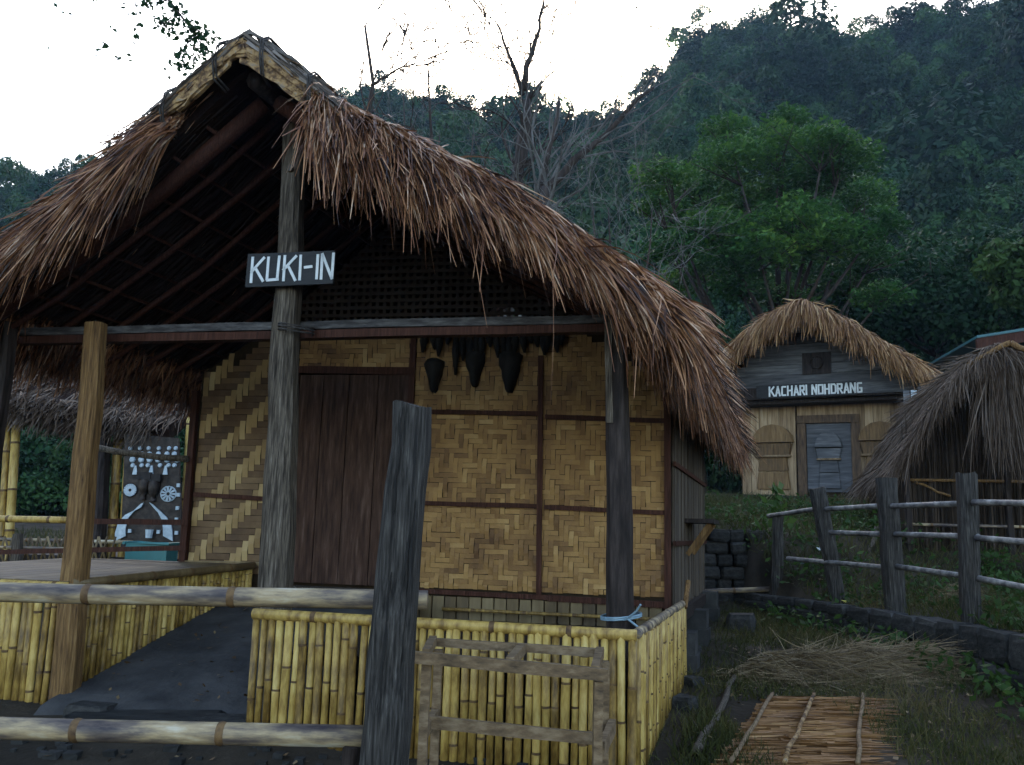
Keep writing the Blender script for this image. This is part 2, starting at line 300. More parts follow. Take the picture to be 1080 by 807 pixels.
# forest on the hills: one mass, crowns scattered by geometry nodes
def crown_src(k, n=3200, nb=12):
    c = rng.normal(size=(nb, 3))*np.array([.42, .42, .3]); c[:, 2] += .55; rad = rng.uniform(.28, .5, nb)
    idx = rng.integers(0, nb, n); d = unit(rng.normal(size=(n, 3))); d[:, 2] = np.where(d[:, 2] < -.2, -d[:, 2], d[:, 2])
    P = c[idx]+d*(rad[idx]*rng.uniform(.75, 1.06, n))[:, None]
    V, Qd, R_ = leaves(P, .10, .6, N0=d*1.2, rnd=np.clip(.25*rng.random(n)+.75*rng.random(nb)[idx], 0, 1))
    return bpy.data.objects.new('crown_source', np_mesh('crown_source', V, Qd, R_, M['forest']))
NV = 5; srcs = [crown_src(k) for k in range(NV)]
def scatter(name, P, S, A, src, label):
    me = bpy.data.meshes.new(name); me.from_pydata([tuple(map(float, p)) for p in P], [], [])
    a1 = me.attributes.new('scl', 'FLOAT_VECTOR', 'POINT'); a1.data.foreach_set('vector', np.asarray(S, np.float32).ravel())
    a2 = me.attributes.new('rot', 'FLOAT_VECTOR', 'POINT'); a2.data.foreach_set('vector', np.asarray(A, np.float32).ravel())
    o = link(bpy.data.objects.new(name, me)); tag(o, label, 'forest', kind='stuff')
    ng = bpy.data.node_groups.new('scatter', 'GeometryNodeTree'); ng.interface.new_socket('Geometry', in_out='INPUT', socket_type='NodeSocketGeometry'); ng.interface.new_socket('Geometry', in_out='OUTPUT', socket_type='NodeSocketGeometry')
    N = ng.nodes; gi = N.new('NodeGroupInput'); go = N.new('NodeGroupOutput'); ip = N.new('GeometryNodeInstanceOnPoints'); oi = N.new('GeometryNodeObjectInfo'); oi.inputs[0].default_value = src
    def na(nm):
        q = N.new('GeometryNodeInputNamedAttribute'); q.data_type = 'FLOAT_VECTOR'; q.inputs[0].default_value = nm; return q.outputs[0]
    ng.links.new(gi.outputs[0], ip.inputs['Points']); ng.links.new(oi.outputs['Geometry'], ip.inputs['Instance'])
    ng.links.new(na('scl'), ip.inputs['Scale']); ng.links.new(na('rot'), ip.inputs['Rotation']); ng.links.new(ip.outputs[0], go.inputs[0])
    md = o.modifiers.new('scatter', 'NODES'); md.node_group = ng; return o
NT = 3400
th = rng.uniform(radians(-62), radians(62), NT); rr = np.sqrt(rng.uniform(37**2, (R1+4)**2, NT))
zz = hz(th, rr); P = np.column_stack([rr*np.sin(th), rr*np.cos(th), zz])
s = rng.uniform(1.7, 3.6, NT)*np.where(rr < 60, .85, 1); S = np.column_stack([s*rng.uniform(.85, 1.25, NT), s, s*rng.uniform(.9, 1.6, NT)])
big = rng.random(NT) < .06; S[big] *= rng.uniform(1.4, 2.0, (big.sum(), 1)); P[:, 2] -= s*.25
A = np.column_stack([rng.normal(0, .12, NT), rng.normal(0, .12, NT), rng.uniform(0, 6.28, NT)]); which = rng.integers(0, NV, NT)
NB = 420; th = rng.uniform(radians(-58), radians(-9), NB); rr = rng.uniform(30, 48, NB); s = rng.uniform(1.0, 2.2, NB); zb_ = np.maximum(gz(rr*np.sin(th), rr*np.cos(th)), .5)
P = np.concatenate([P, np.column_stack([rr*np.sin(th), rr*np.cos(th), zb_-.2*s])]); S = np.concatenate([S, np.column_stack([s, s, s*rng.uniform(1, 1.7, NB)])]); A = np.concatenate([A, np.column_stack([np.zeros((NB, 2)), rng.uniform(0, 6.28, NB)])]); which = np.concatenate([which, rng.integers(0, NV, NB)])
FL = ['dense dark green forest covering the steep hillside, rounded crowns', 'dense hillside forest canopy, taller crowns among the rest', 'dense hillside forest canopy, loose leafy crowns', 'dense hillside forest canopy, low bushy crowns', 'dense hillside forest canopy, broad crowns up to the ridge']
for k in range(NV): scatter('forest', P[which == k], S[which == k], A[which == k], srcs[k], FL[k])

# ================= the main bamboo house =================
pk = PD(262, 35, 4.88); H = Frame((pk[0], 4.88), 10, 17)
PR = np.array([(-2.16, 2.62), (-2.1, 2.66), (-1.52, 3.02), (-.93, 3.45), (-.41, 3.90), (-.12, 4.17), (0, 4.24), (.14, 4.16), (.49, 3.88), (.96, 3.62), (1.53, 3.32), (1.95, 3.03), (2.36, 2.74), (2.54, 2.60)])
def prof(a): return np.interp(a, PR[:, 0], PR[:, 1])
house = empty('bamboo_house', 'large bamboo house with thatched gable roof, woven walls and open porch', 'house')
BR = 5.5   # rear of the roof
# roof under-layer
mb = MB(); A_ = PR[:, 0]; n = len(A_)
top = [(a, b, z) for b in (.12, BR) for a, z in PR]; bot = [(a, b, z-.11) for b in (.12, BR) for a, z in PR]
vs_ = [H.W(*q) for q in top+bot]; fs_ = []
for i in range(n-1):
    fs_.append((i, i+1, n+i+1, n+i)); fs_.append((2*n+i+1, 2*n+i, 3*n+i, 3*n+i+1))
    fs_.append((i+1, i, 2*n+i, 2*n+i+1)); fs_.append((n+i, n+i+1, 3*n+i+1, 3*n+i))
fs_ += [(0, n, 3*n, 2*n), (n-1, 3*n-1, 4*n-1, 2*n-1)]
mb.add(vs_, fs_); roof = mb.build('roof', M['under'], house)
# thatch
def slope(a):
    return (prof(a+.05)-prof(a-.05))/.1
parts = []; cap_parts = []
for sg in (-1, 1):
    N = 15000                                     # laid down the slopes
    a = sg*rng.uniform(.03, 2.5 if sg > 0 else 2.12, N); b = rng.uniform(0, BR+.05, N); z = prof(a)+rng.uniform(-.04, .035, N)
    sl = slope(a); D = np.column_stack([np.full(N, sg*1.), rng.normal(0, .22, N), sg*sl+rng.normal(.02, .07, N)])
    Wd = np.column_stack([D[:, :1]*H.ex+D[:, 1:2]*H.ey, D[:, 2]])
    parts.append(blades(H.WA(np.column_stack([a, b, z])), Wd, rng.uniform(.2, .45, N), rng.uniform(.005, .012, N), .12, 2, rnd=np.clip(rng.normal(.78, .22, N), 0, 1), curl=.04))
    for lay in range(5):                          # gable fringe: layers of short tips down the thick front edge
        N = 2900; a = sg*rng.uniform(.42, 2.54 if sg > 0 else 2.16, N); p = np.abs(a)/2.54
        dep = lay*.045*(1.15-.5*p); b = .10-.03*lay+rng.uniform(-.05, .05, N); z = prof(a)+.03-dep+rng.uniform(-.03, .02, N)
        out = .25+.70*p+rng.normal(0, .14, N)
        D = np.column_stack([sg*out, -(.46-.26*p)+rng.normal(0, .15, N), out*sg*slope(a)*1.0-.05-.05*lay+rng.normal(0, .10, N)])
        Wd = np.column_stack([D[:, :1]*H.ex+D[:, 1:2]*H.ey, D[:, 2]])
        L = rng.uniform(.13, .34, N)*(1.25-.45*p)*(1 if lay < 4 else 1.15)
        parts.append(blades(H.WA(np.column_stack([a, b, z])), Wd, L, rng.uniform(.006, .016, N), rng.uniform(.25, .8, N)*(1.15-.5*p), 3, rnd=np.clip(rng.normal(.50, .36, N), 0, 1), curl=.10))
    N = 1500                                      # thatch wrapped over the tip
    a = sg*rng.uniform(.0, .5, N); b = rng.uniform(-.06, .45, N); D = np.column_stack([np.full(N, sg*1.), rng.normal(0, .10, N), sg*slope(sg*.3)*np.ones(N)+rng.normal(0, .05, N)]); Wd = np.column_stack([D[:, :1]*H.ex+D[:, 1:2]*H.ey, D[:, 2]])
    cap_parts.append(blades(H.WA(np.column_stack([a, b, prof(a)+rng.uniform(.03, .085, N)-np.where(b < 0, .04, 0)])), Wd, rng.uniform(.12, .3, N), rng.uniform(.008, .02, N), .04, 2, curl=.03))
    N = 70                                       # long stray ends
    a = sg*rng.uniform(.44, 2.5 if sg > 0 else 2.1, N); p = np.abs(a)/2.8
    D = np.column_stack([sg*(.3+.5*p)+rng.normal(0, .25, N), -.5+rng.normal(0, .2, N), -.3+rng.normal(0, .25, N)]); Wd = np.column_stack([D[:, :1]*H.ex+D[:, 1:2]*H.ey, D[:, 2]])
    parts.append(blades(H.WA(np.column_stack([a, rng.uniform(-.05, .1, N), prof(a)-.05])), Wd, rng.uniform(.3, .55, N), rng.uniform(.006, .012, N), rng.uniform(.6, 1.1, N), 5, rnd=np.clip(rng.normal(.55, .25, N), 0, 1), curl=.2))
    N = 13000                                      # eave
    a = sg*rng.uniform(2.15, 2.54, N); a = np.where(a < 0, a+.38, a); b = rng.uniform(-.05, BR+.05, N); z = prof(a)-rng.uniform(-.02, .17, N)
    D = np.column_stack([sg*(.38+rng.normal(0, .16, N)), rng.normal(0, .16, N), -.55+rng.normal(0, .15, N)]); Wd = np.column_stack([D[:, :1]*H.ex+D[:, 1:2]*H.ey, D[:, 2]])
    parts.append(blades(H.WA(np.column_stack([a, b, z])), Wd, rng.uniform(.15, .31, N)*(1 if sg > 0 else .55), rng.uniform(.006, .014, N), rng.uniform(.3, .8, N), 3, rnd=np.clip(rng.normal(.42, .25, N), 0, 1)))
    N = 2500                                      # rear fringe
    a = sg*rng.uniform(.05, 2.5 if sg > 0 else 2.1, N); b = BR+rng.uniform(-.2, .05, N); D = np.column_stack([np.full(N, sg*.6), np.full(N, .5), np.full(N, -.5)])+rng.normal(0, .15, (N, 3)); Wd = np.column_stack([D[:, :1]*H.ex+D[:, 1:2]*H.ey, D[:, 2]])
    parts.append(blades(H.WA(np.column_stack([a, b, prof(a)])), Wd, rng.uniform(.25, .5, N), .012, .6, 3))
o = np_obj('thatch', *join(parts), M['thatch'], roof); o['kind'] = 'stuff'
o = np_obj('ridge_thatch', *join(cap_parts), M['grey_thatch'], roof); o['kind'] = 'stuff'
# ragged reeds on the underside near the eaves and between the poles
parts = []
for sg in (-1, 1):
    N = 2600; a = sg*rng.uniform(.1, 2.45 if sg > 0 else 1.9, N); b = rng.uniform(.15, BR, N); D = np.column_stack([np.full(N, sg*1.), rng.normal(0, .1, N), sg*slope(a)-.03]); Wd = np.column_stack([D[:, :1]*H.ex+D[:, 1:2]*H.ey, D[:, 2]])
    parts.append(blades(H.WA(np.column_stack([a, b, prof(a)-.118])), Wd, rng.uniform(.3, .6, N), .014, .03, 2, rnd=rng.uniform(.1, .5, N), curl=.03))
o = np_obj('lining_reeds', *join(parts), M['reed_shade'], roof); o['kind'] = 'stuff'
def pole(name, p, q, r0_, r1_, m, parent, n=8, wob=.006, k=6):
    p, q = np.array(p), np.array(q); t = MB(); pts = [p+(q-p)*i/k+(rng.normal(size=3)*wob if 0 < i < k else 0) for i in range(k+1)]
    t.tube(pts, [r0_+(r1_-r0_)*i/k+random.uniform(-1, 1)*r0_*.05 for i in range(k+1)], n); return t.build(name, m, parent, smooth=True)
for sg in (-1, 1):
    for b in np.arange(.5, BR, .33):
        pts = [H.W(sg*a, b+random.uniform(-.03, .03), float(prof(sg*a))-.20) for a in (.02, .5, 1., 1.5, 1.9, 2.4 if sg > 0 else 2.1)]
        t = MB(); t.tube(pts, [.021]*6, 6); t.build('rafter', M['wood_red'], roof, True)
    for a in np.arange(.35, 2.45 if sg > 0 else 2.1, .21):
        pole('purlin', H.W(sg*a, .2, float(prof(sg*a))-.145), H.W(sg*a, BR-.1, float(prof(sg*a))-.15), .013, .012, M['wood_red'], roof, 5)
    t = MB(); t.tube([H.W(sg*a, .3, float(prof(sg*a))-.21) for a in (.05, .7, 1.3, 1.8, 2.4 if sg > 0 else 2.1)], [.055, .052, .05, .05, .045], 8); t.build('barge_pole', M['wood_red'], roof, True)
pole('ridge_pole', H.W(0, .1, 4.06), H.W(0, BR-.1, 4.06), .06, .055, M['wood_dark'], roof)
pole('wall_plate', H.W(-1.95, .3, 2.66), H.W(-1.95, BR-.3, 2.66), .06, .055, M['wood_dark'], roof)
pole('brace_pole', H.W(-.15, .9, 3.98), H.W(-1.8, .9, 2.72), .04, .04, M['wood_red'], roof)
# split bark slabs capping the gable tip, lashed with rope
for sg, seed in ((-1, 3), (1, 5)):
    rg = np.random.default_rng(seed)
    for k in range(34):
        a1 = rg.uniform(.30, .56) if sg > 0 else rg.uniform(.28, .48); a0 = rg.uniform(-.04, .12); lo_ = k < 16; b = rg.uniform(-.055, -.02) if lo_ else rg.uniform(.0, .36); dz = rg.uniform(-.13, -.01) if lo_ else rg.uniform(.03, .085); K = 7; wd_ = rg.uniform(.03, .075) if lo_ else rg.uniform(.02, .05); vs_ = []; wv = rg.uniform(-.02, .02)
        for q in range(K+1):
            a = a0+(a1-a0)*q/K; zc = float(prof(sg*a))+dz+rg.uniform(-.006, .006)+wv*sin(q); w2 = wd_*(1-.8*(q/K)**4)*rg.uniform(.8, 1.15)/2; hh = rg.uniform(.006, .014)
            for (x, y) in ((-1, -1), (1, -1), (1, 1), (-1, 1)): vs_.append(H.W(sg*a, b+(y*hh if lo_ else x*w2), zc+(x*w2 if lo_ else y*hh)))
        t = MB(); t.add(vs_, [(3, 2, 1, 0), (K*4, K*4+1, K*4+2, K*4+3)]+[(q*4+i, q*4+(i+1) % 4, q*4+4+(i+1) % 4, q*4+4+i) for q in range(K) for i in range(4)]); t.build('bark_strip', M['bark_cap'] if lo_ else M['grey_strip'], roof)
    t = MB(); t.hexa([H.W(sg*a, b, float(prof(sg*a))+dz) for dz in (-.03, .03) for a, b in ((-.01, -.02), (.46, -.02), (.46, .14), (-.01, .14))]); t.build('cap_board', M['under'], roof)
    for aa in (.13, .44):
        t = MB()
        for q in range(2):
            a = aa+q*.016; zc = float(prof(sg*a)); t.tube([H.W(sg*a, .36, zc-.0), H.W(sg*a, .2, zc+.10), H.W(sg*a, .0, zc+.105), H.W(sg*a, -.07, zc+.05), H.W(sg*(a+.01), -.085, zc-.06), H.W(sg*(a+.01), -.06, zc-.16), H.W(sg*a, .05, zc-.19)], .007, 6)
        t.build('rope_lashing', M['rope'], roof, True)

# posts and beams
def timber(name, p, q, w0, w1, m, parent, k=7, wob=.006, depth=None, chip=0):
    """a hewn, slightly uneven timber with chamfered corners"""
    p, q = Vector(p), Vector(q); d = (q-p).normalized(); sd_ = Vector((H.ex[0], H.ex[1], 0)); sd_ = (sd_-d*sd_.dot(d)).normalized(); fr_ = d.cross(sd_)
    t = MB(); vs_ = []
    for i in range(k+1):
        c = p.lerp(q, i/k)+sd_*random.uniform(-wob, wob)+fr_*random.uniform(-wob, wob); w_ = (w0+(w1-w0)*i/k)/2; dp = (depth or (w0+(w1-w0)*i/k))/2
        for (x, y) in ((-1, -.6), (-.65, -1), (.6, -1), (1, -.62), (1, .6), (.62, 1), (-.6, 1), (-1, .65)):
            vs_.append(c+sd_*(x*w_*(1+random.uniform(-.05, .05)))+fr_*(y*dp*(1+random.uniform(-.05, .05)))+(d*random.uniform(-chip, chip) if i == k else d*0))
    fs_ = [tuple(reversed(range(8))), tuple(k*8+i for i in range(8))]
    for i in range(k):
        for j in range(8): fs_.append((i*8+j, i*8+(j+1) % 8, (i+1)*8+(j+1) % 8, (i+1)*8+j))
    t.add(vs_, fs_); return t.build(name, m, parent)
o = timber('post', H.W(.155, .5, .72), H.W(.05, .5, 3.93), .185, .125, M['wood_grey'], house, 10, .008); o['label'] = 'tall grey centre post carrying the gable'
t = MB(); t.tube([H.W(.085, .41, 3.62), H.W(.085, .44, 3.62)], [.022, .024], 8); t.build('bolt', M['grey_strip'], house)
o = timber('post', H.W(-1.105, .45, .12), H.W(-1.17, .45, 2.635), .155, .115, M['wood_ochre'], house, 9, .006); o['label'] = 'squared ochre timber post at the bench'
o = timber('post', H.W(2.165, .52, .74), H.W(2.125, .5, 2.66), .155, .125, M['wood_dark'], house, 8, .004); o['label'] = 'dark post with painted-on lit edge near the right corner'
t = MB(); t.bar(H.W(2.106, .432, 2.02), H.W(2.092, .428, 2.60), .012, .04, upv=(H.ex[0], H.ex[1], 0), segs=4, wob=.002); t.build('lit_edge', M['wood_grey'], house)  # light on the post's left face put in as a grey strip
timber('post', H.W(-1.87, .5, .2), H.W(-1.87, .5, 2.66), .13, .12, M['wood_dark'], house)
t = MB(); t.bar(H.W(-1.98, .625, 2.62), H.W(2.25, .625, 2.665), .08, .05, segs=10, wob=.004); t.build('tie_beam', M['wood_beam'], house)
t = MB(); t.bar(H.W(-1.98, .635, 2.565), H.W(2.25, .635, 2.61), .08, .05, segs=10, wob=.003); t.build('lower_tie_beam', M['wood_red'], house)
t = MB()
for z in (2.53, 2.55, 2.565): t.tube([H.W(.155+.1*cos(q), .5+.12*sin(q), z+.01*sin(q*2)+.04) for q in np.linspace(0, 2*pi, 13)], .006, 5, cap=False)
t.build('twine_wrap', M['rope'], house)

# walls
WB = 2.35
def weave(a0, a1, z0, z1, c, pat, fr, b, mats, hmax=None, seed=1, rise=.007, flip=1):
    rg = np.random.default_rng(seed); ni = int(round((a1-a0)/c)); nj = int(round((z1-z0)/c)); ca = (a1-a0)/ni; cz = (z1-z0)/nj
    if pat == 'herring':
        ie = np.zeros(ni, int); d = 1
        for i in range(1, ni):
            if rg.random() < .22: d = -d
            ie[i] = ie[i-1]+d
        Vm = np.array([[((ie[i]+j) % 6) < 3 for j in range(nj)] for i in range(ni)])
    else: Vm = np.array([[((j-i) % 7) < 3 for j in range(nj)] for i in range(ni)])
    t = MB()
    def ok(a, z): return hmax is None or z < hmax(a)
    def seg(p0, p1, wa, wz, m, vert):
        rv = float(np.clip(rg.normal(.5, .24), 0, 1)); rr_ = rise*rg.uniform(.7, 1.3); vs_ = []
        for k, (tt, e) in enumerate(((0, 0), (.5, 1), (1, 0))):
            x = p0[0]+(p1[0]-p0[0])*tt; z = p0[1]+(p1[1]-p0[1])*tt
            for sd_ in (-1, 1): vs_.append(fr.W(x+(sd_*wa if vert else 0), b-.003-rr_*e*flip, z+(0 if vert else sd_*wz)))
        t.add(vs_, [(0, 1, 3, 2), (2, 3, 5, 4)], rv, m)
    for i in range(ni):
        j = 0
        while j < nj:
            if Vm[i, j]:
                j2 = j
                while j2 < nj and Vm[i, j2]: j2 += 1
                a = a0+(i+.5)*ca; za, zb = z0+j*cz, z0+j2*cz
                if ok(a, zb): seg((a+rg.normal(0, .0015), za-rg.uniform(-.004, .006)), (a+rg.normal(0, .0015), zb+rg.uniform(-.004, .006)), ca*.47, 0, 0, True)
                j = j2
            else: j += 1
    for j in range(nj):
        i = 0
        while i < ni:
            if not Vm[i, j]:
                i2 = i
                while i2 < ni and not Vm[i2, j]: i2 += 1
                z = z0+(j+.5)*cz; aa, ab = a0+i*ca, a0+i2*ca
                if ok(max(abs(aa), abs(ab)), z+cz/2): seg((aa-rg.uniform(-.004, .004), z+rg.normal(0, .001)), (ab+rg.uniform(-.004, .004), z+rg.normal(0, .0015)), 0, cz*.47, 1 if pat != 'herring' else 0, False)
                i = i2
            else: i += 1
    return t
wall = MB()
WL, WR = -1.72, 2.22
def hm(a): return float(prof(a))-.24
prev = [(WL, .74)]; tops = [WL, -1.2, -.6, 0, .6, 1.2, 1.7, WR]
vs_ = [H.W(a, WB+d, z) for d in (.012, .05) for a in tops for z in (.74, min(3.0, hm(a)))]; k2 = len(tops)*2; fs_ = []
for i in range(len(tops)-1):
    q = i*2; fs_ += [(q, q+2, q+3, q+1), (k2+q+2, k2+q, k2+q+1, k2+q+3), (q+1, q+3, k2+q+3, k2+q+1), (q+2, q, k2+q, k2+q+2)]
fs_ += [(0, 1, k2+1, k2), (k2-2, 2*k2-2, 2*k2-1, k2-1)]
wall.add(vs_, fs_); fwall = wall.build('front_wall', M['backing'], house)
o = weave(.17, WR-.03, .95, 2.98, .039, 'herring', H, WB, None, hm, 4).build('woven_strips', [M['weave'], M['weave']], fwall); o['kind'] = 'stuff'
o = weave(-.84, .15, 2.66, 2.98, .039, 'herring', H, WB, None, hm, 9).build('woven_strips', [M['weave'], M['weave']], fwall); o['kind'] = 'stuff'
o = weave(WL+.03, -.86, 1.0, 2.98, .052, 'diag', H, WB, None, lambda a: float(prof(-abs(a)))-.24, 5).build('woven_strips', [M['weave_light'], M['weave_dark']], fwall); o['kind'] = 'stuff'; o['label'] = 'diagonal weave of pale strips on dark brown strips'
def batten(p, q, wd=.035, th_=.022, m='wood_red', nm='batten', b=WB-.02, par=None):
    t = MB(); t.bar(H.W(p[0], b, p[1]), H.W(q[0], b, q[1]), th_, wd, upv=(H.W(0, 0, 1)-H.W(0, 0, 0)) if abs(p[0]-q[0]) > abs(p[1]-q[1]) else (H.ex[0], H.ex[1], 0), segs=4, wob=.002); return t.build(nm, M[m], par or fwall)
batten((.2, 2.335), (1.2, 2.325)); batten((1.25, 2.30), (2.2, 2.275)); batten((.2, 1.605), (1.22, 1.60)); batten((1.26, 1.595), (2.2, 1.575))
batten((.2, .925), (1.3, .915)); batten((1.3, .912), (2.2, .895), .045); batten((1.235, .93), (1.205, 2.79), .04, .03); batten((.165, .95), (.148, 3.0), .05, .03)
batten((2.205, .76), (2.195, 2.66), .05, .045); batten((WL, .76), (WL-.02, 2.5), .055, .05); batten((WL+.04, 1.63), (-.86, 1.60), .035)
batten((-.86, 2.68), (.16, 2.665), .06, .045, nm='door_header'); batten((-.845, .8), (-.855, 2.66), .07, .05, nm='door_jamb')
batten((WL+.02, 1.075), (-.86, 1.085), .03, .05, 'bamboo_split')
# lattice in the gable
lat = MB()
for a in np.arange(-1.3, 1.75, .062):
    if hm(a) > 3.03: lat.box((a-.014, WB-.008, 2.99), (a+.014, WB, hm(a)), H)
for z in np.arange(3.02, 4.0, .062):
    aa = [a for a in np.arange(-1.7, 1.8, .02) if hm(a) > z]
    if len(aa) > 2: lat.box((aa[0], WB-.018, z-.014), (aa[-1], WB-.009, z+.014), H)
o = lat.build('gable_lattice', M['lattice'], fwall); o['kind'] = 'stuff'
# bamboo skirt below the woven panels
for a in np.arange(.2, 2.16, .098):
    t = MB(); t.box((a+.004, WB-.012, .72), (a+.092, WB+.006, .89), H, jit=.003); t.build('skirt_slat', M['bamboo_split'], fwall)
# door
door = empty('door', None, None); door.parent = house
door_edges = [-.81, -.60, -.38, -.13, .135]
for k in range(4):
    t = MB(); t.box((door_edges[k]+.004, WB-.03+random.uniform(0, .006), .95), (door_edges[k+1]-.004, WB-.005, 2.635), H, jit=.002); t.build('plank', M['door_wood'], door)
t = MB(); t.box((-.86, WB-.16, .80), (.22, WB+.0, .925), H); t.build('threshold', M['wood_grey'], house)
t = MB(); t.tube([H.W(.06, WB-.035, 1.78), H.W(.06, WB-.06, 1.78)], .016, 8); t.build('door_knob', M['bamboo'], door)
# right side wall of split bamboo
sw = MB(); sw.box((WR-.02, WB+.06, .8), (WR+.0, BR-.2, 2.62), H); swall = sw.build('side_wall', M['backing'], house)
for b in np.arange(WB+.07, BR-.25, .042):
    t = MB(); t.box((WR+.003, b, .84+random.uniform(0, .03)), (WR+.014+random.uniform(0, .01), b+.034, 2.6), H, jit=.004); t.build('slat', M['reed_wall'], swall)
for z in (1.35, 1.95):
    t = MB(); t.box((WR+.018, WB+.02, z-.018), (WR+.04, BR-.22, z+.018), H); t.build('side_batten', M['wood_red'], swall)
t = MB(); t.box((WR, WB-.02, .74), (WR+.06, BR-.15, .84), H); t.build('sill_beam', M['wood_dark'], house)
t = MB(); t.box((WL+.02, BR-.25, .74), (WR-.03, BR-.2, 2.7), H); t.box((WL, WB+.06, .74), (WL+.05, BR-.26, 2.5), H); t.build('rear_walls', M['backing'], house)
t = MB(); t.box((WR+.02, 3.2, 1.52), (WR+.26, 3.9, 1.555), H); t.build('side_shelf', M['wood_dark'], house)
for b in (3.3, 3.8):
    t = MB(); t.bar(H.W(WR+.03, b, 1.25), H.W(WR+.22, b, 1.52), .04, .04); t.build('shelf_bracket', M['wood_ochre'], house)
t = MB(); t.box((WL+.06, WB+.06, .74), (WR-.03, BR-.26, .84), H); t.build('floor', M['wood_dark'], house)
for b in (2.6, 3.7, 5.0):
    p = H.W(WR+.05, b, 0); t = MB()
    for zz_, q in ((.0, 1), (.16, .9)): t.hexa([H.W(WR+.04+x*.14*q, b+y*.15*q, gz(p[0], p[1])-.05+zz_+dz) for dz in (0, .17) for x, y in ((-1, -1), (1, -1), (1, 1), (-1, 1))])
    o = t.build('footing_stone', M['stone'], house)
# porch floor, ramp
pf = MB(); pf.box((.42, .16, .66), (WR-.02, WB-.0, .72), H); pf.build('porch_floor', M['wood_dark'], house)
rp = MB(); K = 30; NJ = 24; vs_ = []
for k in range(K+1):
    b = .18+(2.17-.18)*k/K; z = np.interp(b, [.18, .26, .3, 2.17], [.27, .345, .36, .87])
    for j in range(NJ+1):
        a = -1.09+(.42+1.09)*j/NJ; vs_.append(H.W(a, b+(.05*math.sin(j*.5) if k < 3 else 0), z+.007*hn(a*3, b*3)+random.uniform(-.002, .002)))
W1 = NJ+1; fs_ = [(k*W1+j, k*W1+j+1, (k+1)*W1+j+1, (k+1)*W1+j) for k in range(K) for j in range(NJ)]
base = len(vs_); vs_ += [H.W(-1.09+1.51*j/NJ, .14+.05*math.sin(j*.5), .12) for j in range(W1)]; fs_ += [(base+j, base+j+1, j+1, j) for j in range(NJ)]
rp.add(vs_, fs_); o = rp.build('ramp', M['ramp'], None, True); tag(o, 'dark grey earth ramp rising to the house door', kind='structure')

# ================= bamboo culm parapet and bench =================
def culm_mesh(L, r, seed, half=False, n=8):
    rg = np.random.default_rng(seed); z = rg.uniform(.1, .6); zs = [0]; rs_ = [r]; ms = []
    while z < L-.05:
        zs += [z-.014, z, z+.016]; rs_ += [r*.99, r*1.05, r*.985]; ms += [0, 0, 1]; z += rg.uniform(.42, .6)
    zs.append(L); rs_.append(r*.97); ms += [0]
    t = MB(); t.tube([(rg.normal(0, .0015), rg.normal(0, .0015), q) for q in zs], rs_, n, mats=ms); return t.mesh('culm', [M['bamboo'], M['node']], True)
def culm_row(P0, P1, zb, zt, sp, parent, mats=None, r=.026, seed=0, lean=.01):
    P0, P1 = np.array(P0), np.array(P1); Ln = np.linalg.norm(P1-P0); N = int(Ln/sp); var = [culm_mesh(1.0, r*random.uniform(.8, 1.08), seed+i) for i in range(9)]
    for k in range(N):
        t = (k+.5)/N; p = P0+(P1-P0)*t; b_ = zb(t) if callable(zb) else zb; q_ = zt(t) if callable(zt) else zt
        o = bpy.data.objects.new('culm', var[random.randrange(9)]); link(o, parent); b_ -= random.uniform(0, .02)
        o.location = (p[0], p[1], b_); o.scale = (1, 1, q_-b_+random.uniform(-.014, .006)); o.rotation_euler = (random.uniform(-lean, lean), random.uniform(-lean, lean), random.uniform(0, 6.28))
def cap_rail(p, q, r, parent, m=('bamboo', 'node'), nm='cap_rail', n=10, step=.45, sag=0):
    p, q = np.array(p, float), np.array(q, float); L = np.linalg.norm(q-p); t = MB(); s = 0.; pts = []; rs_ = []; ms = []; z = random.uniform(.1, .35)
    def at(x): return p+(q-p)*x/L+np.array([0, 0, -sag*math.sin(pi*x/L)])
    pts = [at(0)]; rs_ = [r]
    while z < L-.05:
        for dz, k, mm in ((-.014, .98, 0), (0, 1.09, 1), (.014, .98, 1)): pts.append(at(z+dz)); rs_.append(r*k); ms.append(mm)
        z += step*random.uniform(.8, 1.2)
    pts.append(at(L)); rs_.append(r*.97); ms.append(0); t.tube(pts, rs_, n, mats=ms); return t.build(nm, [M[x] for x in m], parent, True)
par = empty('bamboo_parapet', 'waist-high yellow bamboo parapet around the porch right of the ramp', 'parapet')
fl, frr, fb = H.W(.28, .06, 0), H.W(2.33, 0, 0), H.W(2.33, 2.2, 0)
culm_row(fl[:2], frr[:2], lambda t: .16+.02*t, .91, .046, par, seed=10, r=.0235)
culm_row(frr[:2]+np.array([.01, .03]), fb[:2], lambda t: .18+.18*t, .91, .045, par, seed=20, r=.023)
cap_rail((fl[0], fl[1], .925), (frr[0], frr[1]-.0, .915), .03, par)
cap_rail((frr[0], frr[1]+.03, .918), (fb[0], fb[1], .925), .027, par, ('bamboo_grey', 'bamboo_grey'), n=8)
cap_rail(H.W(.5, 2.28, .80), H.W(2.2, 2.22, .80), .014, par, nm='thin_rail', n=6)
t = MB(); t.tube([H.W(2.35, 2.1, .9), H.W(2.36, 2.25, 1.08)], .018, 6); t.build('stub_stick', M['wood_ochre'], par)
# twine on the right post
t = MB()
for z in (.955, .965): t.tube([H.W(2.165+.11*cos(q), .52+.12*sin(q), z+.012*sin(q+1)) for q in np.linspace(0, 2*pi, 15)], .006, 5, cap=False)
t.tube([H.W(2.22, .41, .955), H.W(2.28, .37, .92), H.W(2.33, .33, .90)], .006, 5); t.tube([H.W(2.22, .41, .96), H.W(2.27, .36, 1.0), H.W(2.30, .32, 1.04)], .006, 5)
tag(t.build('twine', M['twine']), 'pale blue twine knotted round the foot of the dark post', 'twine')

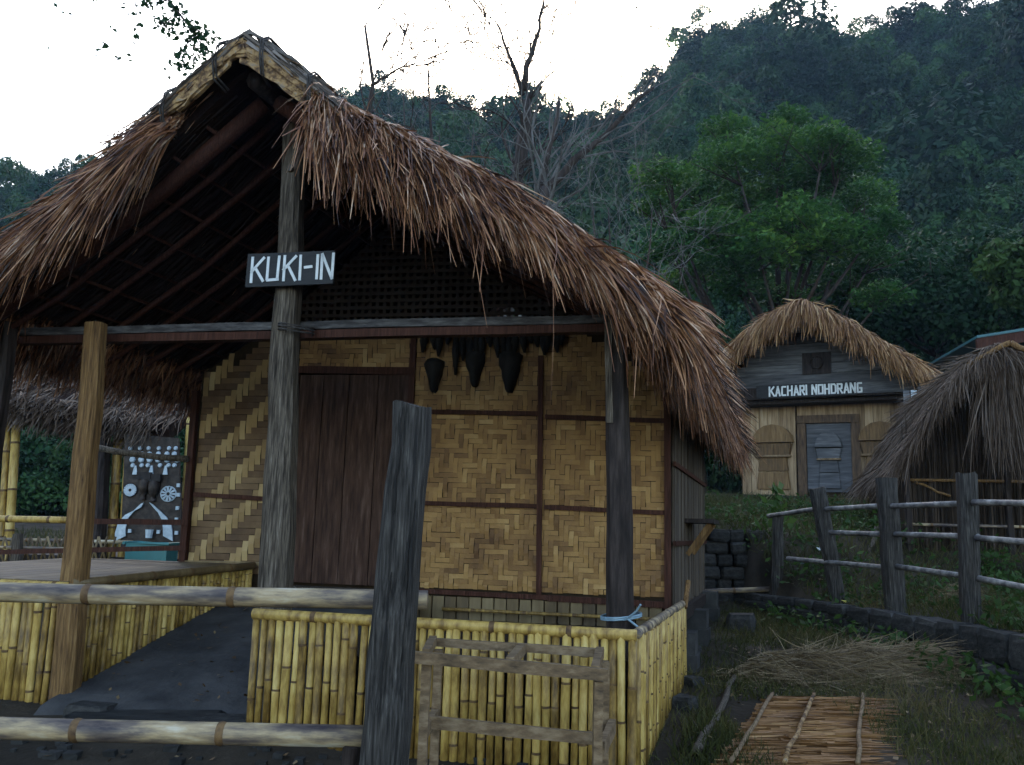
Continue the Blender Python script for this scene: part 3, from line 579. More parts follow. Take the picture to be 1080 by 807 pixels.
bench = empty('bamboo_bench', 'long bamboo bench platform filling the left side of the porch', 'bench')
culm_row(H.W(-1.1, .47, 0)[:2], H.W(-1.1, 2.3, 0)[:2], lambda t: .30+.5*t, lambda t: 1.0+.05*t, .045, bench, seed=30, r=.023)
culm_row(H.W(-2.7, .42, 0)[:2], H.W(-1.2, .42, 0)[:2], .12, .99, .046, bench, seed=40, r=.0235)
for k, a in enumerate(np.arange(-2.7, -1.1, .155)):
    t = MB(); hi_ = a+.148 if a+.148 < -1.1 else -1.1
    t.hexa([H.W(x, y, z+(.05 if y > 1 else 0)) for z in (1.005, 1.03) for x, y in ((a, .36), (hi_, .36), (hi_, WB-.04), (a, WB-.04))]); t.build('seat_board', M['bench_top'], bench)
cap_rail(H.W(-1.085, .38, 1.015), H.W(-1.085, WB-.05, 1.07), .03, bench, ('bamboo_split', 'node'), 'edge_rail')
cap_rail(H.W(-2.7, .37, 1.0), H.W(-1.1, .37, 1.0), .028, bench, ('bamboo', 'node'), 'edge_rail')
# ================= porch left railings =================
def hb(u, v, b): a, z = H.B(u, v, b); return H.W(a, b, z)
cap_rail(hb(-60, 546, 2.3), hb(92, 549, 2.3), .03, bench, ('bamboo', 'node'), 'back_rail')
t = MB(); t.bar(hb(98, 550, 2.3), hb(199, 551, 2.3), .03, .045, segs=3, wob=.002); t.build('back_rail', M['wood_red'], bench)
t = MB(); t.bar(hb(-60, 584, 2.3), hb(197, 578, 2.3), .03, .04, segs=5, wob=.003); t.build('back_rail', M['wood_red'], bench)
cap_rail(hb(102, 472, 2.28), hb(198, 484, 2.28), .028, bench, ('wood_grey', 'wood_grey'), 'top_pole', sag=.02)

# ================= front pole fence =================
pf_ = empty('pole_fence', 'foreground fence of a rough grey post and two bamboo poles', 'fence')
o = timber('post', (-.425, 3.2, .0), (-.36, 3.2, 1.845), .165, .125, M['post_dark'], pf_, 12, .007, chip=.012); o['label'] = 'cracked grey timber post'
timber('post', (-2.9, 3.35, .0), (-2.88, 3.35, 1.7), .15, .12, M['wood_grey'], pf_, 8, .006)
o = cap_rail((-2.98, 3.31, 1.125), (-.285, 3.31, 1.145), .036, pf_, ('bamboo_grey', 'node'), 'rail', 12, .55, .006); o['label'] = 'upper bamboo pole, bleached and stained'
o = cap_rail((-2.98, 3.24, .675), (-.455, 3.21, .688), .039, pf_, ('bamboo_grey', 'node'), 'rail', 12, .6, .006)
t = MB(); t.bar((-.52, 3.22, .40), (-.50, 3.2, .66), .07, .05); t.build('cleat', M['wood_dark'], pf_)
for (z0_, z1_, dx, w_) in ((.75, 1.25, -.02, .005), (1.2, 1.80, .028, .007), (.95, 1.5, .045, .004), (1.45, 1.83, -.03, .004), (.5, .9, .02, .006)):
    t = MB(); K = 6; vs_ = []
    for k in range(K+1):
        z = z0_+(z1_-z0_)*k/K; x = -.425+.065*z/1.845+dx+.004*math.sin(k*2.1+z0_*9); w2 = w_*math.sin(pi*(k+.3)/(K+.6)); yy = 3.2-(.165+(.125-.165)*z/1.845)/2-.004
        vs_ += [(x-w2, yy, z), (x+w2, yy, z), (x+w2, yy+.03, z), (x-w2, yy+.03, z)]
    t.add(vs_, [(3, 2, 1, 0), (K*4, K*4+1, K*4+2, K*4+3)]+[(k*4+i, k*4+(i+1) % 4, k*4+4+(i+1) % 4, k*4+4+i) for k in range(K) for i in range(4)]); t.build('crack', M['bone'], pf_)

# ================= timber stand in front of the parapet =================
st = empty('timber_stand', 'raw timber stand frame without a top, before the bamboo parapet', 'stand')
gA = lambda x, y: float(gz(x, y))-.02
def tb(nm, p, q, w_, h_, upv=(0, 0, 1)):
    t = MB(); t.bar(p, q, w_, h_, upv, segs=4, wob=.0015); return t.build(nm, M['wood_pale'], st)
f0, f1 = PD(436, 693, 3.85), PD(641, 712, 3.8); k0, k1 = PD(457, 677, 4.32), PD(637, 689, 4.27)
tb('top_rail', f0, f1, .035, .048); tb('top_rail', k0, k1, .035, .038)
tb('cross_rail', f0+np.array([.05, .025, .012]), k0+np.array([.0, -.02, .01]), .035, .04); md_ = f0+(f1-f0)*.5; mk = k0+(k1-k0)*.5
tb('cross_rail', md_+np.array([.0, .022, .01]), mk+np.array([.02, -.022, .0]), .035, .045); tb('cross_rail', f1+np.array([-.05, .02, .01]), k1+np.array([-.02, -.022, .01]), .035, .045)
for p, nm in ((f0+np.array([.055, .035, 0]), 'leg'), (f1+np.array([-.035, .035, 0]), 'leg'), (k0+np.array([.03, -.04, 0]), 'leg'), (k1+np.array([-.0, -.04, 0]), 'leg')):
    tb(nm, (p[0], p[1], gA(p[0], p[1])), (p[0], p[1], p[2]-.03), .065, .038, (1, 0, 0))
tb('stretcher', PD(447, 761, 4.02), PD(627, 779, 3.98), .03, .05); s0 = PD(634, 790, 3.84); tb('stretcher', s0, s0+np.array([.09, .36, .02]), .03, .06)
tb('stretcher', np.array([f0[0]+.055, f0[1]+.04, .56]), np.array([k0[0]+.03, k0[1]-.04, .56]), .03, .05)

# ================= signs =================
STR = {'K': [(0, 0, 0, 1), (0, .42, .55, 1), (.18, .56, .58, 0)], 'U': [(0, 1, 0, .08), (0, .04, .5, .04), (.5, .08, .5, 1)], 'I': [(.0, 0, .0, 1)], '-': [(0, .5, .32, .5)], 'N': [(0, 0, 0, 1), (0, 1, .5, 0), (.5, 0, .5, 1)],
       'A': [(0, 0, .27, 1), (.27, 1, .54, 0), (.1, .32, .44, .32)], 'C': [(.5, .95, .08, .95), (.04, .92, .04, .08), (.08, .05, .5, .05)], 'H': [(0, 0, 0, 1), (.5, 0, .5, 1), (0, .52, .5, .52)],
       'R': [(0, 0, 0, 1), (0, .96, .46, .96), (.48, .93, .48, .53), (.46, .5, 0, .5), (.2, .5, .52, 0)], 'O': [(0, .05, 0, .95), (0, .96, .5, .96), (.5, .95, .5, .05), (.5, .04, 0, .04)],
       'D': [(0, 0, 0, 1), (0, .96, .4, .96), (.4, .95, .52, .8), (.52, .8, .52, .2), (.52, .2, .4, .05), (.4, .04, 0, .04)], 'G': [(.5, .95, .08, .95), (.04, .92, .04, .08), (.08, .05, .5, .05), (.5, .05, .5, .45), (.5, .45, .28, .45)]}
ADV = {'I': .0, '-': .32, ' ': .25}
def lettering(txt, org, ax, upz, h, sw_, ws, gap, nrm, parent, jit=.0):
    t = MB(); x = 0.; org = np.array(org); ax = np.array(ax); upz = np.array(upz); nrm = np.array(nrm)
    for ch in txt:
        for (x0, y0, x1, y1) in STR.get(ch, []):
            j = lambda: random.uniform(-jit, jit)
            p = org+ax*((x+x0*ws)*h+j())+upz*(y0*h+j()); q = org+ax*((x+x1*ws)*h+j())+upz*(y1*h+j()); d = (q-p)/np.linalg.norm(q-p); s_ = np.cross(nrm, d)*sw_/2; e = d*sw_*.3
            lo = [p-s_-e, q-s_+e, q+s_+e, p+s_-e]; t.hexa([c for c in lo]+[c+nrm*.004 for c in lo])
        x += ADV.get(ch, .54)*ws+gap
    return t.build('lettering', M['white'], parent), x*h
ks = empty('name_sign', 'small black wooden sign with white KUKI-IN lettering on centre post', 'sign')
sp0 = hb(258.5, 303, .37); sp1 = hb(351, 299, .37); su = hb(258, 268, .37); hgt = su[2]-sp0[2]
t = MB(); vs_ = []
for d_ in (0, .022):
    for (p, z) in ((sp0, 0), (sp1, 0), (sp1, hgt-.006), (sp0, hgt)): vs_.append((p[0]+d_*H.ey[0], p[1]+d_*H.ey[1], p[2]+z))
t.add(vs_, [(0, 1, 2, 3), (7, 6, 5, 4), (0, 4, 5, 1), (1, 5, 6, 2), (2, 6, 7, 3), (3, 7, 4, 0)]); t.build('board', M['sign'], ks)
axk = (sp1-sp0)/np.linalg.norm(sp1-sp0); nk = -np.array([H.ex[1]*-1, H.ex[0], 0]); nk = np.cross(axk, (0, 0, 1)); lh = hgt*.72
lettering('KUKI-IN', sp0+axk*.035+np.array([0, 0, hgt*.15])+nk*.001, axk, (0, 0, 1), lh, .017, .90, .205, nk, ks, .003)
t = MB(); t.bar(H.W(.095, .408, 2.88), H.W(.095, .408, 3.0), .03, .05, (H.ex[0], H.ex[1], 0)); t.build('batten', M['wood_dark'], ks)

# ================= skulls and dried bundles on the wall =================
def skull(px, y0, y1, wpx, label):
    a, z1 = H.B(px, y0, WB-.07); _, z0 = H.B(px, y1, WB-.07); hgt = z1-z0; w_ = wpx/930*7.2/2
    t = MB(); prof_ = [(0, .7, .5), (.06, 1.0, .8), (.18, 1.05, .9), (.32, .92, .9), (.46, .78, .8), (.62, .62, .62), (.8, .47, .5), (.93, .36, .4), (1, .2, .25)]; vs_ = []
    for (tt, ww, dd) in prof_:
        for k in range(12):
            q = 2*pi*k/12; sx = cos(q)*w_*ww; sy = -abs(sin(q))*.10*dd if sin(q) > 0 else .02
            if .2 <= tt <= .36 and k in (2, 4): sy *= .45        # eye hollows
            vs_.append(H.W(a+sx*random.uniform(.88, 1.12), WB-.035+sy*random.uniform(.8, 1.2), z1-tt*hgt+random.uniform(-.006, .006)))
    fs_ = [(i*12+j, i*12+(j+1) % 12, (i+1)*12+(j+1) % 12, (i+1)*12+j) for i in range(8) for j in range(12)]+[tuple(range(12)), tuple(96+j for j in reversed(range(12)))]
    t.add(vs_, fs_); tag(t.build('animal_skull', M['bone'], None, True), label, 'skull', 'skulls hung on the woven wall')
skull(457, 378, 413, 19, 'leftmost dark animal skull on the wall, broad and blunt')
skull(500, 370, 407, 20, 'middle dark animal skull under the thickest dried bundles'); skull(537, 371, 413, 24, 'rightmost and largest dark animal skull, tapering to a point')
gr = empty('dried_garland', 'row of black dried bundles hanging from the wall above the skulls', 'garland')
t = MB(); t.tube([hb(445, 346, WB-.05), hb(520, 349, WB-.05), hb(600, 346, WB-.05)], .01, 6); t.build('cord', M['rope'], gr)
for u in list(range(448, 470, 8))+list(range(474, 600, 7)):
    l = 14+16*random.random()+(18 if 480 < u < 515 else 0)+(10 if 530 < u < 550 else 0); t = MB(); p = hb(u, 348, WB-.06); q = hb(u+random.uniform(-3, 3), 348+l, WB-.05); t.tube([p, p*.5+q*.5, q], [.016, .036, .01], 6); t.build('bundle', M['bone'], gr, True)

# ================= yard: mat, stick, straw, stones =================
def onyard(u, v):
    z = .35
    for _ in range(12):
        p = PZ(u, v, z); z = float(gz(p[0], p[1]))
    return PZ(u, v, z)
c0, c1, c2, c3 = onyard(748, 820), onyard(806, 743), onyard(926, 743), onyard(915, 820)
m_ = empty('reed_mat', 'brown reed mat with three pale ribs lying on the grass', 'mat')
N = 1500; s_ = rng.random(N); P0 = c0+(c1-c0)*s_[:, None]; P1 = c3+(c2-c3)*s_[:, None]; f_ = rng.uniform(-.02, .75, N)[:, None]; S_ = P0+(P1-P0)*f_; S_[:, 2] += .03+rng.uniform(0, .02, N)
o = np_obj('reeds', *blades(S_, (P1-P0)+rng.normal(0, .02, (N, 3))*np.array([1, 1, .6]), rng.uniform(.15, .42, N), rng.uniform(.006, .016, N), .02, 2, curl=.03, rnd=np.clip(rng.normal(.35, .2, N)+.45*f_[:, 0]*0, 0, 1)), M['mat_reed'], m_); o['kind'] = 'stuff'
t = MB(); t.hexa([q+np.array([0, 0, dz]) for dz in (.012, .03) for q in (c0, c3, c2, c1)]); t.build('mat_base', M['mat_reed'], m_)
for (u0_, u1_) in ((770, 815), (828, 859), (905, 910)):
    p, q = onyard(u0_, 818), onyard(u1_, 742); p[2] += .06; q[2] += .06; pole('rib', p, q, .013, .012, M['wood_pale'] if u0_ != 828 else M['bark_cap'], m_, 6, .004)
p, q = onyard(735, 798), onyard(775, 719); p[2] += .03; q[2] += .03; tag(pole('loose_stick', p, q, .026, .02, M['wood_grey'], None, 7, .012), 'grey knotty stick lying on the ground beside the reed mat', 'stick')
p, q = onyard(905, 806), onyard(897, 781); 
# straw heap
parts = []
for (u, v, su_, n_) in ((810, 718, .22, 1100), (855, 712, .26, 2400), (905, 707, .28, 2800), (960, 708, .26, 1900), (1010, 710, .2, 800)):
    c = onyard(u, v); q = rng.normal(size=(n_, 2))*np.array([su_*.8, su_*.55]); hgt = .2*np.exp(-(q[:, 0]/su_)**2-(q[:, 1]/(su_*.7))**2)
    P = np.column_stack([c[0]+q[:, 0], c[1]+q[:, 1], gz(c[0]+q[:, 0], c[1]+q[:, 1])+hgt*rng.uniform(.3, 1, n_)+.01]); an = rng.normal(0, .9, n_)
    parts.append(blades(P, np.column_stack([np.cos(an), np.sin(an), rng.normal(0, .2, n_)]), rng.uniform(.12, .4, n_), rng.uniform(.003, .007, n_), .15, 3, curl=.2))
tag(np_obj('straw_heap', *join(parts), M['straw']), 'low heap of cut dry grass on the yard behind the reed mat', 'straw', kind='stuff')

def stone_block(w_, d_, h_, seed):
    rg = np.random.default_rng(seed); vs_ = [(x*w_/2*rg.uniform(.86, 1), y*d_/2*rg.uniform(.86, 1), z*h_*rg.uniform(.88, 1)) for z in (0, .25, .78, 1) for x, y in ((-1, -.75), (-.8, -1), (.8, -1), (1, -.75), (1, .8), (-1, .8))]
    vs_ = [(x*(.93 if i < 6 or i >= 18 else 1.03), y*(.93 if i < 6 or i >= 18 else 1.03), z) for i, (x, y, z) in enumerate(vs_)]
    fs_ = [tuple(reversed(range(6))), tuple(range(18, 24))]+[(k*6+j, k*6+(j+1) % 6, (k+1)*6+(j+1) % 6, (k+1)*6+j) for k in range(3) for j in range(6)]
    t = MB(); t.add(vs_, fs_); return t.mesh('stone', M['stone'])
SV = [stone_block(1, 1, 1, i) for i in range(8)]
def stone(parent, p, rz, sx, sy, sz, nm='stone'):
    o = bpy.data.objects.new(nm, random.choice(SV)); link(o, parent); o.location = p; o.rotation_euler = (random.uniform(-.04, .04), random.uniform(-.04, .04), rz); o.scale = (sx, sy, sz); return o
bw = empty('retaining_wall', 'dark stone retaining wall behind the yard below the plank house', 'wall')
for r_ in range(6):
    x = .3+random.uniform(0, .12)
    while x < 2.95:
        L = random.uniform(.17, .32); stone(bw, (x+L/2, 10.88+random.uniform(-.03, .03), .62+r_*.148), random.uniform(-.05, .05), L*.97, .26, .15); x += L
cw = empty('kerb_wall', 'low dark stone wall carrying the post fence on the right', 'wall')
y = 2.2
while y < 10.4:
    L = random.uniform(.22, .36); ym = y+L/2; x = float(xcurb(ym)); dx = float(xcurb(ym+.1)-xcurb(ym-.1))/.2; zb = float(np.interp(ym, [4, 6, 9, 12], [.22, .36, .55, .7]))-.06
    n_ = 2 if ym < 8.5 else 3
    for k in range(n_): stone(cw, (x-.02+random.uniform(-.02, .02), ym, zb+k*(.80-zb)/n_), pi/2-math.atan(dx), L*.96, .24, (.80-zb)/n_*1.0)
    y += L
for u, v, s_, lb in ((782, 668, .26, 'squared grey stone block lying before the retaining wall'), (804, 664, .22, 'smaller stone block to the right of a squared block')):
    p = onyard(u, v); o = stone(None, p-np.array([0, 0, .03]), random.uniform(-.4, .4), s_, s_, s_*.85, 'stone_block'); tag(o, lb, 'stone')
p = PD(742, 624, 10.3); q = PD(822, 621, 10.2); p[2] = max(p[2], float(gz(p[0], p[1]))+.04); tag(cap_rail(p, q, .03, None, ('bamboo_grey', 'node'), 'lying_pole'), 'thin pale pole lying along the foot of the retaining wall', 'pole')
for (u, v, lb) in ((727, 690, 'field stone at the far end of the bamboo parapet side'), (729, 722, 'field stone near the tip of the loose grey stick'), (722, 748, 'field stone nearest the front corner of the parapet')):
    p = onyard(u, v); o = stone(None, p-np.array([0, 0, .02]), random.uniform(0, 3), random.uniform(.12, .2), random.uniform(.1, .16), random.uniform(.07, .12), 'field_stone'); tag(o, lb, 'stone', 'stones beside the parapet')
# pebbles and rubble at the foot of the ramp
for (u, v, sx, sy, lb) in ((150, 768, .95, .34, 'long flat step slab across the foot of the ramp'), (96, 757, .26, .2, 'flat grey stone at the left foot of the ramp'), (238, 772, .3, .22, 'flat stone at the right foot of the ramp')):
    p = onyard(u, v); o = stone(None, p-np.array([0, 0, .04]), random.uniform(-.15, .05), sx, sy, .12, 'step_stone'); tag(o, lb, 'stone')
t = MB(); N = 260
for k in range(N):
    x, y_ = random.uniform(-3.2, .2), random.uniform(3.6, 4.75); s_ = random.uniform(.012, .04); c = Vector((x, y_, float(gz(x, y_))+s_*.2)); t.hexa([c+Vector((i*s_*random.uniform(.6, 1), j*s_*random.uniform(.6, 1), l*s_*.5)) for l in (-1, 1) for i, j in ((-1, -1), (1, -1), (1, 1), (-1, 1))])
tag(t.build('gravel', M['stone']), 'loose gravel on the bare earth before the ramp', 'gravel', kind='stuff')

# ================= right post fence =================
rf = empty('post_fence', 'grey post fence with three bamboo rails on the low stone wall', 'fence')
def tpost(p, q, w0, w1): timber('post', p, q, w0, w1, M['post_dark'], rf, 8, .006, chip=.012)
tpost((3.0, 10.0, .55), (3.03, 10.0, 1.69), .12, .11); tpost((3.42, 9.2, .6), (3.20, 9.2, 1.94), .14, .16); tpost((3.585, 8.3, .6), (3.54, 8.3, 1.995), .17, .17); tpost((3.745, 7.3, .6), (3.785, 7.3, 1.985), .14, .14); tpost((4.05, 6.1, .6), (4.05, 6.1, 1.95), .16, .16); tpost((4.25, 4.9, .55), (4.25, 4.9, 1.95), .16, .16)
RA = [[(2.95, 10.1, 1.66), (3.27, 9.2, 1.74)], [(3.22, 9.24, 1.72), (3.55, 8.3, 1.745)], [(3.54, 8.2, 1.735), (3.80, 7.22, 1.74)], [(3.78, 7.22, 1.745), (4.12, 6.0, 1.70), ], [(4.08, 6.1, 1.71), (4.3, 4.8, 1.7)],
      [(3.26, 9.24, 1.49), (3.6, 8.26, 1.475)], [(3.56, 8.2, 1.48), (3.81, 7.22, 1.47)], [(3.79, 7.22, 1.46), (4.1, 6.0, 1.40)], [(4.08, 6.1, 1.4), (4.3, 4.8, 1.4)],
      [(3.05, 9.75, 1.2), (3.6, 8.26, 1.17)], [(3.56, 8.2, 1.19), (3.81, 7.22, 1.14)], [(3.79, 7.22, 1.14), (4.1, 6.0, 1.03)], [(4.08, 6.1, 1.05), (4.3, 4.8, 1.05)]]
for p, q in RA: cap_rail(p, q, .025, rf, ('bamboo_old', 'bamboo_old'), 'rail', 8, .4)

# ================= generic thatched roof =================
def thatch_roof(fr, PRf, b0, b1, m, parent, n_slope, n_fr, n_eave, Lf=(.3, .6), Wd_=(.015, .03), thick=.14):
    pr = np.array(PRf); pf2 = lambda a: np.interp(a, pr[:, 0], pr[:, 1]); n = len(pr); t = MB()
    top = [fr.W(a, b, z) for b in (b0+.1, b1) for a, z in pr]; bot = [fr.W(a, b, z-thick) for b in (b0+.1, b1) for a, z in pr]; fs_ = []
    for i in range(n-1): fs_ += [(i, i+1, n+i+1, n+i), (2*n+i+1, 2*n+i, 3*n+i, 3*n+i+1), (i+1, i, 2*n+i, 2*n+i+1), (n+i, n+i+1, 3*n+i+1, 3*n+i)]
    fs_ += [(0, n, 3*n, 2*n), (n-1, 3*n-1, 4*n-1, 2*n-1)]; t.add(top+bot, fs_); rf_ = t.build('roof', M['under'], parent); pk_ = pr[np.argmax(pr[:, 1]), 0]; parts = []
    def toW(D): return np.column_stack([D[:, :1]*fr.ex+D[:, 1:2]*fr.ey, D[:, 2]])
    for sg in (-1, 1):
        ae = pr[0, 0] if sg < 0 else pr[-1, 0]; W_ = abs(ae-pk_)
        def sl(a): return (pf2(a+.05)-pf2(a-.05))/.1
        N = n_slope; a = pk_+sg*rng.uniform(0, W_, N); b = rng.uniform(b0, b1, N)
        parts.append(blades(fr.WA(np.column_stack([a, b, pf2(a)+rng.uniform(-.03, .03, N)])), toW(np.column_stack([np.full(N, sg*1.), rng.normal(0, .2, N), sg*sl(a)+rng.normal(.05, .08, N)])), rng.uniform(.3, .6, N), rng.uniform(*Wd_, N), .1, 2, rnd=np.clip(rng.normal(.6, .25, N), 0, 1)))
        N = n_fr; a = pk_+sg*rng.uniform(0, W_, N); p = np.abs(a-pk_)/W_; b = b0+rng.uniform(-.05, .3, N)
        parts.append(blades(fr.WA(np.column_stack([a, b, pf2(a)+rng.uniform(-.08, .04, N)])), toW(np.column_stack([sg*(.1+.5*p)+rng.normal(0, .15, N), -.5+rng.normal(0, .15, N), -.1+rng.normal(0, .12, N)])), rng.uniform(*Lf, N), rng.uniform(*Wd_, N), rng.uniform(.6, 1.1, N), 3, rnd=np.clip(rng.normal(.5, .27, N), 0, 1)))
        N = n_eave; a = ae-sg*rng.uniform(0, .35, N); b = rng.uniform(b0, b1, N)
        parts.append(blades(fr.WA(np.column_stack([a, b, pf2(a)-rng.uniform(0, .16, N)])), toW(np.column_stack([sg*(.35+rng.normal(0, .12, N)), rng.normal(0, .15, N), -.55+rng.normal(0, .15, N)])), rng.uniform(Lf[0]*.8, Lf[1]*.9, N), rng.uniform(*Wd_, N), .6, 3, rnd=np.clip(rng.normal(.45, .25, N), 0, 1)))
    o = np_obj('thatch', *join(parts), m, rf_); o['kind'] = 'stuff'; return rf_

# ================= plank house behind =================
kp = PD(850, 322, 18); KF = Frame((kp[0], 18), 28, 28)
kh = empty('plank_house', 'plank house with pale thatched gable and carved door behind the yard', 'house')
KP = [(-2.1, 4.7), (-1.6, 5.2), (-1.1, 5.72), (-.6, 6.05), (-.1, 6.28), (0, 6.30), (.6, 5.93), (1.2, 5.48), (1.8, 5.02), (2.4, 4.62)]
thatch_roof(KF, KP, -.35, 6.5, M['thatch_pale'], kh, 5000, 4500, 2500, (.28, .56), (.016, .034), .16)
kpf = lambda a: float(np.interp(a, [q[0] for q in KP], [q[1] for q in KP]))-.2
GB = .35   # jettied gable boards
z = 4.62; 
while z < 6.0:
    h_ = random.uniform(.2, .27); aa = [a for a in np.arange(-2.2, 2.3, .05) if kpf(a) > z+h_*.6]
    if len(aa) > 3:
        t = MB(); t.box((aa[0], GB, z+.004), (aa[-1], GB+.03, z+h_-.004), KF, jit=.004); t.build('gable_board', M['plank_blue'], kh)
    z += h_
t = MB(); t.box((-2.0, GB-.03, 4.36), (2.05, GB+.12, 4.62), KF); t.build('gable_beam', M['wood_dark'], kh)
t = MB(); t.box((-2.0, GB+.12, 4.28), (2.05, .95, 4.36), KF); t.build('soffit', M['wood_dark'], kh)
t = MB(); t.box((-.16, GB-.03, 4.86), (.42, GB-.004, 5.32), KF); gv = t.build('gable_vent', M['wood_dark'], kh)
t = MB(); t.tube([KF.W(.13+.13*cos(q), GB-.035, 5.1+.13*sin(q)) for q in np.linspace(0, 2*pi, 17)], .022, 5, cap=False); t.build('ring_carving', M['wood_dark'], gv)
t = MB(); t.box((-1.62, .97, 2.2), (2.0, 1.0, 4.35), KF); kw = t.build('wall_core', M['backing'], kh)
KW = .93; a = -1.6
while a < 1.95:
    w_ = random.uniform(.15, .26); 
    if not (-.40 < a+w_/2 < .86): t = MB(); t.box((a+.005, KW+random.uniform(-.008, .008), 2.3), (min(a+w_, 1.98)-.005, .965, 4.3), KF, jit=.004); t.build('wall_plank', M['plank'], kh)
    a += w_
t = MB(); t.box((-.40, KW, 4.05), (.86, .965, 4.3), KF); t.build('wall_plank', M['plank'], kh)
for (a0, a1, z0, z1) in ((-.40, -.22, 2.33, 4.02), (.70, .87, 2.33, 4.02), (-.40, .87, 3.89, 4.06)):
    t = MB(); t.box((a0, KW-.06, z0), (a1, KW-.005, z1 if z1 < 4.03 else z1), KF, jit=.004) if z1 > 4.03 else t.box((a0, KW-.055, z0), (a1, KW-.005, 3.885), KF, jit=.004); t.build('door_frame', M['frame_wood'], kh)
dr = empty('door', None, None); dr.parent = kh
t = MB(); t.box((-.21, KW-.0, 2.42), (.69, KW+.03, 3.88), KF); t.build('panel', M['plank_blue'], dr)
def basket(ac, z0, w_, h_, b, m, parent, nm):
    """carved relief of a hooded basket: dome, waisted band and flared foot"""
    def lob(pts, th_, nm2, mm):
        t = MB(); n = len(pts); vs_ = [KF.W(ac+x*w_, b, z0+y_*h_) for x, y_ in pts]+[KF.W(ac+x*w_*.92, b-th_, z0+(y_)*h_) for x, y_ in pts]; t.add(vs_, [tuple(range(n, 2*n))]+[(i, (i+1) % n, n+(i+1) % n, n+i) for i in range(n)]); return t.build(nm2, mm, parent)
    dome = [(-.5, .72)]+[(.5*-cos(q), .72+.28*sin(q)) for q in np.linspace(.01, pi-.01, 9)]+[(.5, .72)]
    c = lob(dome, .14, nm, m); lob([(-.4, .52), (.4, .52), (.46, .70), (-.46, .70)], .09, nm, m); lob([(-.36, .28), (.36, .28), (.31, .5), (-.31, .5)], .045, nm, m); lob([(-.4, 0), (.4, 0), (.35, .26), (-.35, .26)], .05, nm, m)
    t = MB(); t.box((ac-.42*w_, b-.10, z0+.495*h_), (ac+.42*w_, b-.004, z0+.525*h_), KF); t.build('band', M['wood_pale'], parent)
for ac, lb in ((-.92, 'carved hooded basket relief left of the door'), (1.27, 'carved hooded basket relief right of the door')):
    cb = empty('basket_carving', None, None); cb.parent = kh; cb['label'] = lb; basket(ac, 2.48, .92, 1.4, KW-.01, M['carve_wood'], cb, 'relief')
basket(.24, 2.5, .58, 1.2, KW-.004, M['plank_blue'], dr, 'relief')
pole('base_log', KF.W(-1.75, .75, 2.2), KF.W(1.75, .7, 2.2), .1, .1, M['wood_ochre'], kh, 10, .01)
t = MB(); t.box((-1.7, .85, 1.8), (2.0, 5.5, 2.18), KF); t.build('plinth', M['stone'], kh)
t = MB(); t.box((-1.62, 1.02, 2.2), (-1.56, 5.5, 4.6), KF); t.box((1.93, 1.02, 2.2), (1.99, 5.5, 4.6), KF); t.box((-1.62, 5.5, 2.2), (1.99, 5.56, 5), KF); t.build('outer_walls', M['plank'], kh)
t = MB(); t.tube([KF.W(1.85, .86, 3.5), KF.W(1.85, .86, 4.3)], .12, 8); t.build('corner_post', M['wood_ochre'], kh)
k2 = empty('gable_sign', 'long black sign with white KACHARI NOHDRANG lettering on the plank house', 'sign')
t = MB(); t.box((-1.12, GB-.07, 4.38), (.90, GB-.032, 4.66), KF); t.build('board', M['sign'], k2)
t = MB(); t.box((.905, GB-.065, 4.40), (2.0, GB-.032, 4.64), KF); t.build('board', M['plank_blue'], k2)
axk = np.array([KF.ex[0], KF.ex[1], 0]); nk = np.cross(axk, (0, 0, 1))
lettering('KACHARI NOHDRANG', KF.W(-.84, GB-.071, 4.42), axk, (0, 0, 1), .20, .034, .82, .19, nk, k2, .003)

# ================= right reed hut =================
RH = Frame((5.55, 10.0), 14, 14)
rh = empty('reed_hut', 'dark hut of upright reeds with shaggy grey thatch behind the fence', 'hut')
thatch_roof(RH, [(-1.02, 2.38), (-.85, 2.66), (-.6, 3.06), (-.3, 3.46), (0, 3.66), (.35, 3.48), (.85, 3.0), (1.4, 2.35)], -.2, 3.2, M['thatch_old'], rh, 3200, 2600, 1500, (.16, .36), (.006, .015), .12)
N = 900; s_ = rng.normal(0, .17, N)   # bundle hanging down the ridge end
o = np_obj('ridge_bundle', *blades(RH.WA(np.column_stack([.16+s_, np.full(N, -.25)+rng.uniform(-.05, .12, N), 3.55-np.abs(s_)*.6])), np.column_stack([rng.normal(0, .12, N)+s_*.5, np.full(N, -.25), np.full(N, -.8)]), rng.uniform(.6, 1.1, N), rng.uniform(.008, .016, N), .35, 4, curl=.08), M['thatch_old'], rh); o['kind'] = 'stuff'
for sg in (-1, 1): pole('cap_pole', RH.W(.12, -.3, 3.66), RH.W(.12+sg*.5, -.28, 3.66-.28), .035, .03, M['wood_ochre'], rh, 6)
t = MB(); t.add([RH.W(a, b, z) for b in (.14, .18) for a, z in ((-.98, .9), (1.15, .9), (1.15, 2.4), (.35, 3.25), (0, 3.42), (-.3, 3.22), (-.95, 2.4))], [tuple(reversed(range(7))), tuple(range(7, 14))]+[(i, (i+1) % 7, 7+(i+1) % 7, 7+i) for i in range(7)]); t.box((-.98, .18, .9), (-.94, 2.9, 2.2), RH); t.box((1.11, .18, .9), (1.15, 2.9, 2.2), RH); t.box((-.98, 2.9, .9), (1.15, 2.94, 2.3), RH); rw = t.build('wall', M['backing'], rh)
